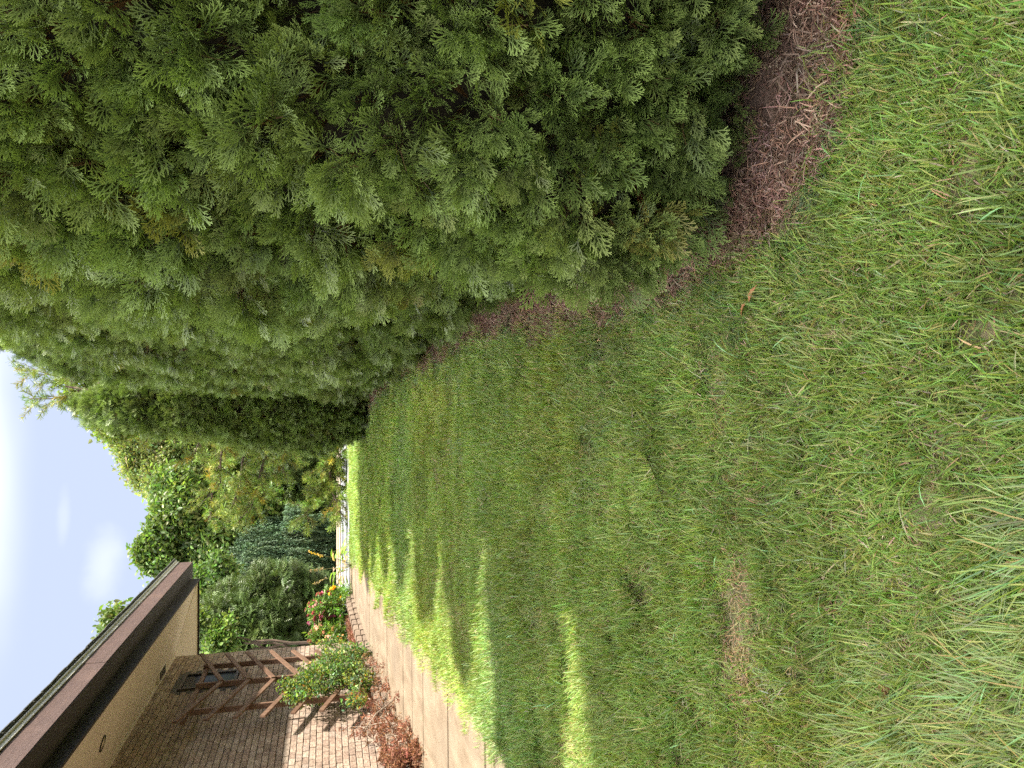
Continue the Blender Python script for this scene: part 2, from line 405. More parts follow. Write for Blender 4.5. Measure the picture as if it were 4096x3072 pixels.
for r in range(ncr):
    z = ZW-.03-CH*(r+.5)
    y = WY-CL/2+(CL/2 if r % 2 else 0)
    while y > Y0:
        yc = y; l = 1.0
        if y+CL/2 > WY: yc = WY-CL/4; l = .5
        if not (yc+CL/2*l > WIN_Y0-.02 and yc-CL/2*l < WIN_Y1+.02 and z+CH/2 > WIN_Z0-.12 and z-CH/2 < WIN_Z1+.02): spots.append((yc, z, l))
        y -= CL
# the 300 that show largest in the photo stay single bricks; the rest are joined
def vis(sp):
    yv, zv, l = sp
    p = np.array([WX, yv, zv])-EYE; zc = p@FW; u = p@RT/zc*FPX; v = -(p@UP)/zc*FPX
    inside = abs(u) < 1530 and abs(v) < 2040
    hidden = zv < g1(WX, yv)+.2 or (12.3 < yv < 14.6 and zv < 1.9)
    return (0 if inside and not hidden else 1, zc)
order = sorted(spots, key=vis)
proud = lambda: rnd.uniform(-.004, .004)
for yc, z, l in order[:300]:
    o = bpy.data.objects.new('brick', BM[rnd.randrange(8)]); COL.objects.link(o); o.parent = wall_o
    o.location = (WX+.012+proud(), yc+rnd.uniform(-.003, .003), z+rnd.uniform(-.002, .002)); o.scale = (1, l, 1); o.rotation_euler = (rnd.uniform(-.006, .006), 0, rnd.uniform(-.006, .006))
jb = MB()
for yc, z, l in order[300:]:
    h = (CH-MJ)/2; hl = (CL*l-MJ)/2; pr = proud()
    jb.box((WX-.04, yc-hl, z-h), (WX+pr, yc+hl, z+h), tones[rnd.randrange(8)])
# end wall facing the driveway
for r in range(ncr):
    z = ZW-.03-CH*(r+.5); x = WX-CL/2-(CL/2 if r % 2 else 0)
    while x > BACKX:
        jb.box((x-(CL-MJ)/2, WY-.04, z-(CH-MJ)/2), (min(x+(CL-MJ)/2, WX-.001), WY+.001+proud(), z+(CH-MJ)/2), tones[rnd.randrange(8)]); x -= CL
ob = jb.build('brick_field', brick_mat, wall_o); ob['kind'] = 'stuff'

brown = solid_mat('brown_painted_wood', (.075, .045, .037), (.105, .064, .052), 5, .6, .5, 70, stretch=(14, .7, 9), c3=(.13, .08, .063), s3=1.6, spec=.4)
shade_brown = solid_mat('shaded_brown_wood', (.022, .018, .018), (.034, .027, .026), 5, .7, .3, 70, stretch=(6, .7, 6))  # the shade beneath the eave is put into this darker brown
stucco = solid_mat('beige_soffit_board', (.56, .47, .39), (.60, .51, .43), 1.5, .9, .15, 180)
metal = solid_mat('drip_edge_metal', (.48, .47, .40), (.55, .54, .48), 3, .45, .0, spec=.6)
shingle = solid_mat('roof_shingles', (.055, .062, .055), (.11, .11, .095), 14, .95, .8, 120)
# soffit: sloping boards, mitred at the corner
YF = WY+OV; YB = WY+OV+.35
s_ = MB(); s_.prism([(WX-.03, Y0, ZW+.006), (WX-.03, WY-.03, ZW+.006), (FX, YF, ZF), (FX, Y0, ZF)], (0, 0, .02)); hb(s_, 'soffit', stucco)
s_ = MB(); s_.prism([(WX-.03, WY-.028, ZW+.006), (BACKX, WY-.028, ZW+.006), (BACKX, YF, ZF), (FX, YF+.002, ZF)], (0, 0, .02)); hb(s_, 'soffit', stucco)
s_ = MB(); s_.bar((WX+.02, WY+.02, ZW-.006), (FX-.03, YF-.03, ZF-.003), .03, .012); hb(s_, 'corner_batten', stucco)
s_ = MB(); s_.prism([(WX+.003, Y0, ZW-.05), (WX+.003, WY+.003, ZW-.05), (WX+.003, WY+.003, ZW+.004), (WX+.003, Y0, ZW+.004)], (.02, 0, 0)); hb(s_, 'wall_trim', stucco)
s_ = MB(); s_.box((FX+.001, Y0, ZF-.035), (FX+.04, YF+.04, ZB+.06)); hb(s_, 'frieze_board', shade_brown)
s_ = MB(); s_.box((BACKX, YF+.001, ZF-.035), (FX-.001, YF+.04, ZB+.06)); hb(s_, 'frieze_board', shade_brown)
for ya_, yb_, dx_ in ((Y0, 5.9, 0), (5.904, 11.3, -.003), (11.304, YB, .001)):
    s_ = MB(); s_.box((FX+.041, ya_, ZB), (BX+dx_, yb_, ZT)); hb(s_, 'fascia', brown)
s_ = MB(); s_.box((FX+.042, Y0, ZB-.012), (BX-.012, YB-.012, ZB-.001)); hb(s_, 'eave_underside', shade_brown)  # plank added to carry the underside's deep shade in its colour
s_ = MB(); s_.box((BACKX, YF+.041, ZB+.002), (FX+.039, YB-.002, ZT-.002)); hb(s_, 'fascia', brown)
s_ = MB(); s_.box((BX+.002, Y0, ZT-.05), (BX+.02, YB+.02, ZT+.012)); s_.box((BX-.2, Y0, ZT+.003), (BX+.05, YB+.05, ZT+.02)); hb(s_, 'drip_edge', metal)
# hip roof as courses of shingles
pit = .2
ro = MB()
s0 = .13; nc = 34
for k in range(nc):
    i0 = k*s0; i1 = (k+1)*s0+.04; zz = ZT+.021
    xa, xb = BX+.07-i0, BX+.07-i1; ya, yb = YB+.07-i0, YB+.07-i1
    za, zb = zz+i0*pit+.012, zz+i1*pit
    ro.prism([(xa, Y0, za), (xa, ya, za), (xb, yb, zb), (xb, Y0, zb)], (0, 0, .014))
    ro.prism([(xa, ya, za), (BACKX, ya, za), (BACKX, yb, zb), (xb, yb, zb)], (0, 0, .014))
roof = hb(ro, 'roof', shingle)
# tabs along the eave, uneven as weathered shingles are
y = Y0+.01
while y < YB:
    l = rnd.uniform(.26, .34); b = MB(); lift = rnd.uniform(.0, .016)
    b.prism([(BX+.085, y, ZT+.036+lift), (BX+.085, y+l-.012, ZT+.036+rnd.uniform(0, .016)), (BX-.10, y+l-.012, ZT+.095), (BX-.10, y, ZT+.095)], (0, 0, .013))
    if y > 6: b.build('shingle', shingle, roof)
    y += l
# recessed eave lamp and vent
lw = onx(400, 2975, (WX+FX)/2)
lx = lw[0]; ly = lw[1]; lz = ZW+(ZF-ZW)*(lx-WX)/OV
white_trim = solid_mat('off_white_trim', (.62, .56, .48), (.68, .62, .54), 4, .5)
glow_less = solid_mat('frosted_lens', (.42, .35, .25), (.50, .42, .32), 6, .4)
dark_can = solid_mat('dark_recess', (.02, .018, .016), (.03, .027, .024), 6, .6)
SL = math.atan2(ZF-ZW, OV)
def ring(mb, r0, r1, z0, z1, n=28):
    k = len(mb.v)
    for i in range(n):
        a = 2*PI*i/n
        for r, z in ((r0, z0), (r0, z1), (r1, z1), (r1, z0)): mb.vert((r*math.cos(a), r*math.sin(a), z))
    for i in range(n):
        j = (i+1) % n
        for q in range(4): mb.f.append((k+4*i+q, k+4*j+q, k+4*j+(q+1) % 4, k+4*i+(q+1) % 4))
def disc(mb, r, z, n=28, bulge=0):
    k = len(mb.v); c = mb.vert((0, 0, z-bulge))
    for i in range(n): mb.vert((r*math.cos(2*PI*i/n), r*math.sin(2*PI*i/n), z))
    for i in range(n): mb.f.append((c, k+1+i, k+1+(i+1) % n))
lamp = MB(); ring(lamp, .085, .105, -.012, .004); lo = lamp.build('eave_lamp', dark_can, house); lo.location = tuple(np.array((lx, ly, lz-.002))+HL); lo.rotation_euler = (0, -SL, 0)
le = MB(); disc(le, .083, -.004, bulge=.02); l2 = le.build('lens', glow_less, lo)
va = onx(700, 2690, WX+.12); vz = ZW+(ZF-ZW)*.14/OV
vb = MB(); vb.box((WX+.05, va[1]-.3, vz-.03), (WX+.24, va[1]+.3, vz+.02)); vo = hb(vb, 'soffit_vent', white_trim)
for i in range(9):
    vv = MB(); yv = va[1]-.26+i*.0583; vv.box((WX+.07, yv, vz-.036), (WX+.22, yv+.02, vz-.029)); vv.build('louvre', dark_can, vo)
# window
frame_m = solid_mat('window_frame_paint', (.055, .042, .038), (.075, .058, .05), 6, .5)
glass = material('dark_glass', lambda t, N, L: (lambda p: (p.inputs['Base Color'].__setattr__('default_value', (.012, .014, .02, 1)), p.inputs['Roughness'].__setattr__('default_value', .25), p.inputs['Specular IOR Level'].__setattr__('default_value', .08), p.outputs[0])[-1])(N.new('ShaderNodeBsdfPrincipled')))
wf = MB(); t_ = .05
for a, b in (((WIN_Y0, WIN_Z0), (WIN_Y0+t_, WIN_Z1)), ((WIN_Y1-t_, WIN_Z0), (WIN_Y1, WIN_Z1)), ((WIN_Y0+t_, WIN_Z0), (WIN_Y1-t_, WIN_Z0+t_)), ((WIN_Y0+t_, WIN_Z1-t_), (WIN_Y1-t_, WIN_Z1))):
    wf.box((WX-.008, a[0], a[1]), (WX+.03, b[0], b[1]))
wo = hb(wf, 'window', frame_m)
wp = MB(); wp.box((WX-.008, WIN_Y0+t_-.002, WIN_Z0+t_-.002), (WX+.004, WIN_Y1-t_+.002, WIN_Z1-t_+.002)); wp.build('pane', glass, wo)
yb_ = WIN_Y0-.03
while yb_ < WIN_Y1:
    k = MB(); k.prism([(WX-.008, yb_, WIN_Z0-.105), (WX+.06, yb_, WIN_Z0-.105), (WX+.06, yb_, WIN_Z0-.05), (WX-.008, yb_, WIN_Z0-.004)], (0, .082, 0), tones[rnd.randrange(8)]); k.build('sill_brick', brick_mat, wo); yb_ += .092

# ------------------------------------------------------------------ planting bed beside the path
bed_soil = solid_mat('bed_mulch', (.09, .055, .035), (.17, .11, .075), 18, .95, .9, 60)
def bedz(y): return g1(-4.8, y)+.13
sheet('planting_bed', np.linspace(WX+.005, -4.70, 6), np.linspace(9.0, 18.2, 60), lambda X, Y: gz(X*0-4.8, Y)+.13+(vn2(X.ravel(), Y.ravel(), 9, 5).reshape(X.shape)-.5)*.05, bed_soil)
stone = solid_mat('edging_block_concrete', (.20, .15, .11), (.28, .215, .16), 7, .92, .7, 90, c3=(.16, .12, .09), s3=3)
edge = thing('block_edging', 'low double row of tan concrete blocks edging the bed beside the path', 'edging', (-4.68, 13, g1(-4.68, 13)))
for row in range(2):
    y = 9.95+.16*row
    while y < 18.3:
        l = rnd.uniform(.30, .40); b = MB(); h = .105; j = .006
        x1 = float(path_l(y))-.012-.012*row
        zb = g1(-4.7, y)-.03+row*(h+.004)
        xx0, xx1 = x1-.13, x1+rnd.uniform(-.01, .008)
        k = len(b.v); e = .012
        lo_ = (xx0, y, zb); hi_ = (xx1, y+l-.012, zb+h)
        b.box((lo_[0]+e, lo_[1]+e, lo_[2]), (hi_[0]-e, hi_[1]-e, hi_[2]))
        b.v[0:0] = []
        b.box((lo_[0], lo_[1], lo_[2]+e), (hi_[0], hi_[1], hi_[2]-e))
        o = b.build('block', stone, edge); o.location = (4.68, -13, -g1(-4.68, 13)); y += l
# low brick pier with concrete cap at the near end of the bed
pier = thing('brick_pier', 'low brick planter end with pale concrete cap against the house wall', 'planter', (-4.9, 9.6, g1(-4.9, 9.6)))
PL = -np.array((-4.9, 9.6, g1(-4.9, 9.6)))
pz0 = g1(-4.9, 9.6)-.05; pz1 = .93
b = MB(); b.box((WX+.03, 9.22, pz0), (-4.69, 9.88, pz1-.05)); o = b.build('core', mortar, pier); o.location = tuple(PL)
for r in range(5):
    z = pz1-.055-CH*(r+.5)
    for q in range(4):
        for face in range(2):
            b = MB()
            if face == 0:
                yq = 9.88-.1-q*.2+(.05 if r % 2 else 0)
                if yq < 9.2 or yq > 9.8: continue
                b.box((-4.72, yq-.09, z-.04), (-4.678, yq+.09, z+.04), tones[rnd.randrange(8)])
            else:
                xq = WX+.09+q*.1
                if xq > -4.72: continue
                b.box((xq-.043, 9.85, z-.04), (xq+.043, 9.892, z+.04), tones[rnd.randrange(8)])
            o = b.build('brick', brick_mat, pier); o.location = tuple(PL)
b = MB(); b.box((WX+.02, 9.18, pz1-.05), (-4.65, 9.92, pz1)); o = b.build('cap', pale, pier); o.location = tuple(PL)

# ------------------------------------------------------------------ wooden trellis
def z2(x, y): return 600+x*.4051, 2400+y*.4051
XP, XS = WX+.27, WX+.33
tw = solid_mat('trellis_wood', (.13, .075, .048), (.19, .112, .072), 6, .7, .5, 60, stretch=(3, 3, 1), c3=(.10, .05, .03), s3=3)
tb = np.array([XP, 13.4, bedz(13.4)])
trel = thing('trellis', 'tall brown wooden trellis with V shaped slats against the brick wall', 'trellis', tb)
def tpart(mb, nm):
    o = mb.build(nm, tw, trel); o.location = tuple(-tb)
for a, b_ in (((575, 635), (1620, 595)), ((440, 1090), (1700, 1000)), ((500, 825), (1500, 775))):
    A = onx(*z2(*a), XP); B = onx(*z2(*b_), XP)
    yb2 = (A[1]+B[1])/2; d = MB(); d.bar((XP, yb2, bedz(yb2)-.15), (XP, yb2, A[2]+.06), .05, .085, up=(1, 0, 0)); tpart(d, 'post')
A = onx(*z2(548, 640), XP-.045); B = onx(*z2(362, 1200), XP-.045); zt = (A[2]+B[2])/2
d = MB(); d.bar((XP-.05, A[1]+.05, zt), (XP-.05, B[1]-.05, zt), .07, .045, up=(1, 0, 0)); tpart(d, 'rail')
chev = [((710, 805), (510, 535), (235, 1210)), ((980, 785), (760, 530), (545, 1185)), ((1225, 775), (960, 515), (835, 1165)), ((1490, 760), (1190, 500), (1110, 1150)), ((1740, 745), (1410, 500), (1410, 1120)), ((1990, 730), (1640, 500), (1690, 1095))]
for ap, r_, l_ in chev:
    P0 = onx(*z2(*ap), XS)
    for e in (r_, l_):
        Q = onx(*z2(*e), XS); dv = (Q-P0)/np.linalg.norm(Q-P0)
        d = MB(); sg = 1 if e is r_ else -1
        d.bar(P0+dv*.036+np.array((.0015*sg, 0, 0)), Q, .072, .03, up=(1, 0, 0)); tpart(d, 'slat')
print('trellis z', zt, 'win', WIN_Y0, WIN_Y1, WIN_Z0, WIN_Z1, 'lamp', lx, ly)

# ------------------------------------------------------------------ plant source pieces (read by the scatter nodes only)
M_grass = leaf_mat('grass_blade', .30, .45, .4)
M_spray = leaf_mat('cedar_spray', .18, .45, .4)
M_leaf = leaf_mat('broad_leaf', .40, .45, .4)
M_dry = leaf_mat('dry_leaf', .2, .8, .1)
def lerp3(a, b, t): return tuple(a[i]*(1-t)+b[i]*t for i in range(3))
GREENS = [(.205, .29, .045), (.25, .33, .06), (.165, .25, .04), (.30, .36, .085), (.215, .31, .085), (.33, .37, .11)]
STRAW = [(.52, .40, .22), (.45, .32, .17), (.58, .47, .29)]
def blade(mb, o, L, wd, lean, az, col, droop, seg=3):
    side = np.array((-math.sin(az), math.cos(az), 0))
    pts = []; wds = []; p = np.array(o, float); ang = lean
    for i in range(seg+1):
        t = i/seg; pts.append(p.copy()); wds.append(wd*(1-.25*t) if i < seg else 0)
        p = p+np.array((math.sin(ang)*math.cos(az), math.sin(ang)*math.sin(az), math.cos(ang)))*L/seg
        p[2] = max(p[2], .004); ang = min(ang+droop/seg, 1.62)
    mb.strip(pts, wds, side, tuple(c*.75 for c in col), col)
def tuft(n, rad, Lr, wr, lean, droop, straw, comb=None, seg=3, pale=0.0):
    mb = MB()
    for i in range(n):
        r = rad*math.sqrt(rnd.random()); a = rnd.uniform(0, 2*PI)
        az = rnd.uniform(0, 2*PI) if comb is None else rnd.gauss(0, comb)
        c = rnd.choice(GREENS)
        if pale: c = lerp3(c, (.34, .46, .26), rnd.random()*pale)
        Ln = rnd.uniform(*Lr); le = abs(rnd.gauss(lean[0], lean[1]))
        if rnd.random() < straw: c = rnd.choice(STRAW); Ln *= .75; le += .5
        c = tuple(q*rnd.uniform(.75, 1.2) for q in c)
        blade(mb, (r*math.cos(a), r*math.sin(a), 0), Ln, rnd.uniform(*wr), le, az, c, rnd.uniform(*droop), seg)
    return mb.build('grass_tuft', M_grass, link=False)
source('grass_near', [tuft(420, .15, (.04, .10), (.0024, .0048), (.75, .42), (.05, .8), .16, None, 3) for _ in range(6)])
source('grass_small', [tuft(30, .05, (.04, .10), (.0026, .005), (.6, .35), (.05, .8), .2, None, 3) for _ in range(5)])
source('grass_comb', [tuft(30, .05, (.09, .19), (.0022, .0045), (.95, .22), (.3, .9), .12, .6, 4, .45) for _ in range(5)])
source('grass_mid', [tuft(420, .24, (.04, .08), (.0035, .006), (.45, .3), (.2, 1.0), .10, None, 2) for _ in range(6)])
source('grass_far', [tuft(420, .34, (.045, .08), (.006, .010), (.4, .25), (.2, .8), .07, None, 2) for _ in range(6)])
source('straw_litter', [tuft(60, .10, (.03, .08), (.002, .004), (1.25, .2), (.1, .3), 1.0, None, 2) for _ in range(5)])
source('long_blade', [tuft(4, .02, (.09, .18), (.004, .0068), (.5, .3), (.5, 1.4), .0, None, 5, .6) for _ in range(6)])

def cedar_spray(mb, o, d, nrm, L, cb, ct):
    """flat fan of scale-leaf twigs: axis, alternate side twigs, sub twigs"""
    d = d/np.linalg.norm(d); s = np.cross(nrm, d); s = s/np.linalg.norm(s)
    wv = .0032
    def pt(t): return o+d*L*t+np.array((0, 0, -1))*L*.10*t*t
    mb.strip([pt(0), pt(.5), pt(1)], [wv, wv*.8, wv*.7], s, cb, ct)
    nb = 8
    for i in range(nb):
        t = .10+.86*i/nb; sg = 1 if i % 2 else -1
        ln = L*(.50*(1-t)+.17)*rnd.uniform(.8, 1.15); an = rnd.uniform(.55, .8)
        dd = d*math.cos(an)+s*sg*math.sin(an)+nrm*rnd.uniform(-.12, .12)
        p0 = pt(t); ss = np.cross(nrm, dd); ss = ss/np.linalg.norm(ss)
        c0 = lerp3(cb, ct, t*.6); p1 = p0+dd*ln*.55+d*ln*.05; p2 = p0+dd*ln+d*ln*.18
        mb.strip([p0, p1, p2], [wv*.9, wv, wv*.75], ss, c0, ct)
        ns = 2
        for j in range(ns):
            tt = .3+.6*j/ns; q = p0+(p2-p0)*tt; s2 = 1 if j % 2 else -1
            l2 = ln*(.5*(1-tt)+.18)
            d2 = dd*math.cos(.6)+ss*s2*math.sin(.6)+d*.15
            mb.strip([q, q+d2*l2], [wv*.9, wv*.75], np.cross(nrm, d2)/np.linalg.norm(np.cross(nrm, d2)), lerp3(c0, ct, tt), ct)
def cedar_cluster(k, n=27, size=.088):
    """one bough end: flat sprays fanning out of a common twig, young tips paler than the old wood"""
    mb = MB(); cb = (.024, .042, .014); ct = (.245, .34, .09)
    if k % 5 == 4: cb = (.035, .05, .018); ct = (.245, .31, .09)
    for i in range(n):
        az = rnd.gauss(0, .62); el = rnd.gauss(.12, .55)
        d = np.array((math.sin(az)*math.cos(el), math.cos(az)*math.cos(el), math.sin(el)))
        o = d*rnd.uniform(.015, .085)+np.array((rnd.gauss(0, .018), rnd.uniform(-.02, .03), rnd.gauss(0, .02)))
        ro = rnd.uniform(-.8, .8)+(PI/2 if rnd.random() < .6 else 0)
        a0 = np.cross(d, (0, 0, 1)); a0 = a0/np.linalg.norm(a0); b0 = np.cross(a0, d)
        cedar_spray(mb, o, d, a0*math.sin(ro)+b0*math.cos(ro), size*rnd.uniform(.75, 1.25), cb, ct)
        if i % 3 == 0: mb.strip([(0, -.10, -.02), o*.4, o], [.005, .004, .003], (1, 0, 0), (.12, .06, .03), (.10, .07, .03))
    return mb.build('cedar_cluster', M_spray, link=False)
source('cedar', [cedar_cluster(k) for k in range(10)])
def litter(n):
    mb = MB()
    for i in range(n):
        o = np.array((rnd.uniform(-.07, .07), rnd.uniform(-.07, .07), rnd.uniform(.002, .02))); az = rnd.uniform(0, 2*PI); L_ = rnd.uniform(.015, .05)
        d = np.array((math.cos(az), math.sin(az), rnd.uniform(-.1, .35))); c = rnd.choice([(.27, .17, .12), (.34, .23, .17), (.19, .12, .085), (.42, .32, .24), (.12, .08, .06)])
        mb.strip([o, o+d*L_*.5+np.array((0, 0, .004)), o+d*L_], [.0028, .003, .0015], np.array((-math.sin(az), math.cos(az), 0)), c, c)
    return mb.build('needle_litter', M_dry, link=False)
source('litter', [litter(60) for _ in range(5)])

# ------------------------------------------------------------------ lawn grass
def bare(x, y):
    """0..1: how worn the turf is (old bed edge at y 2.55, dry patches)"""
    e = np.exp(-((y-2.53-.06*(vn2(x, y, 3, 8)-.5))/.075)**2)*np.clip((-x-.45)/.5, 0, 1)*(.35+.65*(vn2(x, y, 2.6, 4) > .42))
    d = np.clip((vn2(x, y, 1.25, 21)-.68)/.1, 0, 1)*.10
    h = np.exp(-((x-hedge_front(y))/.12)**2)*.8
    return np.clip(e+d+h, 0, 1)
def lawn_points(dens, x0, x1, y0, y1):
    c = 1/math.sqrt(dens); gx, gy = np.meshgrid(np.arange(x0, x1, c), np.arange(y0, y1, c)); n = gx.size
    x = gx.ravel()+rng.uniform(0, c*1.1, n); y = gy.ravel()+rng.uniform(0, c*1.1, n)
    wob = (vn2(x, y, 4, 2)-.5)*.22
    k = (x < hedge_front(y)+wob+.02) & (x > path_r(y)+.0+(vn2(x, y, 5, 9)-.5)*.22) & (y < LAWN_END+.3*(vn2(x, y, 2, 6)-.5))
    return x[k], y[k]
parts = []
def lay(key, x, y, S, tint, az=None, tilt=.12, dz=0):
    n = len(x); z = ground_z(x[:, None], y[:, None])[:, 0]+dz
    R = np.stack([rng.normal(0, tilt, n), rng.normal(0, tilt, n), rng.uniform(0, 2*PI, n) if az is None else az], 1)
    parts.append((key, np.stack([x, y, z], 1), R, S, tint))
def turf_tint(x, y):
    n = len(x); a = vn2(x, y, .9, 31); b = vn2(x, y, 2.7, 32); c = vn2(x, y, .45, 33)
    t = np.ones((n, 3))*(.82+.36*b)[:, None]
    yel = np.clip((a-.5)*2.2, 0, 1)[:, None]; blu = np.clip((c-.58)*3, 0, 1)[:, None]
    t = t*(1+yel*np.array((.22, .10, .0)))*(1+blu*np.array((-.1, .0, .35)))
    return t*(1+rng.normal(0, .12, (n, 1)))
for key, dens, x0, x1, y0, y1, sc in (('grass_near', 48, -3.2, 2.6, .35, 4.2, 1.0), ('grass_near', 32, -3.2, 1.2, 4.2, 6.4, 1.15), ('grass_small', 80, -3.2, 2.0, .4, 7, 1.0), ('grass_mid', 26, -3.2, 1.0, 6.4, 10.5, 1.0), ('grass_far', 16, -3.8, .8, 10.5, LAWN_END+.3, 1.0)):
    x, y = lawn_points(dens, x0, x1, y0, y1); br = bare(x, y) if key != 'grass_small' else bare(x, y)*.75
    k = rng.random(len(x)) > br*.93; x, y, br = x[k], y[k], br[k]
    S = sc*(.8+.45*vn2(x, y, 2.1, 12))*(1-.35*br)*rng.uniform(.85, 1.2, len(x))
    lay(key, x, y, S, turf_tint(x, y)*(1.12 if y0 < 6 else 1.28)*np.array((.97, 1.02, 1.05)))  # farther grass tinted lighter to make up for shade on the blades
# blades combed over by the mower in the foreground and long ones along the hedge
x, y = lawn_points(520, -3.0, .3, .6, 2.9)
cm_ = np.clip((vn2(x, y, 1.5, 41)-.46)*4, 0, 1)*np.clip((.1-x)/.5, 0, 1)
k = rng.random(len(x)) < cm_*.75; x, y = x[k], y[k]
lay('grass_comb', x, y, rng.uniform(.7, 1.15, len(x)), turf_tint(x, y)*np.array((1.1, 1.1, 1.1)), az=rng.normal(.5, .35, len(x))+2.2*(vn2(x, y, .9, 44)-.5)+PI*.6)
x, y = lawn_points(420, -.6, 2.0, .8, 17)
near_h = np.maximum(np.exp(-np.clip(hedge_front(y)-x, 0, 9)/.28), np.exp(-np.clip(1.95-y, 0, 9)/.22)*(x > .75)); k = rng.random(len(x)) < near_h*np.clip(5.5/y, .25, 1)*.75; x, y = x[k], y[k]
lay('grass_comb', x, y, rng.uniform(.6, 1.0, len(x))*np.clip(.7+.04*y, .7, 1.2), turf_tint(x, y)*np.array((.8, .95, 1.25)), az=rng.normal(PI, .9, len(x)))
x, y = lawn_points(32, -3.0, 1.0, .5, 8)
lay('long_blade', x, y, rng.uniform(.5, 1.0, len(x)), turf_tint(x, y)*np.array((1.25, 1.25, 1.25)))
# straw showing through
x, y = lawn_points(170, -3.2, 1.4, .5, 10.5); br = bare(x, y); k = rng.random(len(x)) < br*1.6+.12; x, y = x[k], y[k]
lay('straw_litter', x, y, rng.uniform(.7, 1.3, len(x)), tints(len(x), (1, .97, .92), .2), dz=.012)
# grass leaning over the path edge and at the drive
by = {}
for k_, P_, R_, S_, T_ in parts: by.setdefault(k_, []).append((P_, R_, S_, T_))
lawn_names = {'grass_small': 'lawn_grass', 'grass_near': 'lawn_grass', 'grass_mid': 'lawn_grass', 'grass_far': 'lawn_grass', 'grass_comb': 'combed_grass', 'long_blade': 'long_grass', 'straw_litter': 'dry_straw'}
for k_, lst in by.items():
    o = scatter(lawn_names[k_], k_, np.concatenate([l[0] for l in lst]), np.concatenate([l[1] for l in lst]), np.concatenate([l[2] for l in lst]), np.concatenate([l[3] for l in lst]))
    o['kind'] = 'stuff'
    o['label'] = {'lawn_grass': 'short green lawn grass between hedge and path', 'combed_grass': 'longer pale green grass lying combed over', 'long_grass': 'single long grass blades sticking out of the lawn', 'dry_straw': 'dry straw coloured grass litter between the blades'}[lawn_names[k_]]
    o['category'] = 'grass'

# ------------------------------------------------------------------ mulch strip and cedar hedge
mulch = solid_mat('cedar_mulch', (.11, .075, .056), (.20, .135, .10), 25, .95, .9, 80)
ysm = np.arange(1.88, 16.4, .1)
sheet('mulch_strip', np.linspace(0, 1, 12), ysm, lambda X, Y: X*0, mulch)
mo = bpy.data.objects['mulch_strip']
co = np.zeros(len(mo.data.vertices)*3); mo.data.vertices.foreach_get('co', co); co = co.reshape(-1, 3)
xw = hedge_front(co[:, 1])-.06+co[:, 0]*2.6+(vn2(co[:, 1], co[:, 1]*0, 3, 5)-.5)*.15*(1-co[:, 0])
co[:, 2] = ground_z(xw[:, None], co[:, 1][:, None])[:, 0]+.006+.02*np.clip(co[:, 0]*4, 0, 1); co[:, 0] = xw
mo.data.vertices.foreach_set('co', co.ravel())
n = 3600; y = rng.uniform(1.9, 16, n); x = hedge_front(y)-.06+rng.random(n)**1.4*.75
z = ground_z(x[:, None], y[:, None])[:, 0]+.02
o = scatter('cedar_litter', 'litter', np.stack([x, y, z], 1), np.stack([rng.normal(0, .15, n), rng.normal(0, .15, n), rng.uniform(0, 6.28, n)], 1), rng.uniform(.8, 1.4, n), tints(n, (1, .95, .95), .2))
o['kind'] = 'stuff'; o['label'] = 'reddish brown cedar needle litter under the hedge'; o['category'] = 'litter'

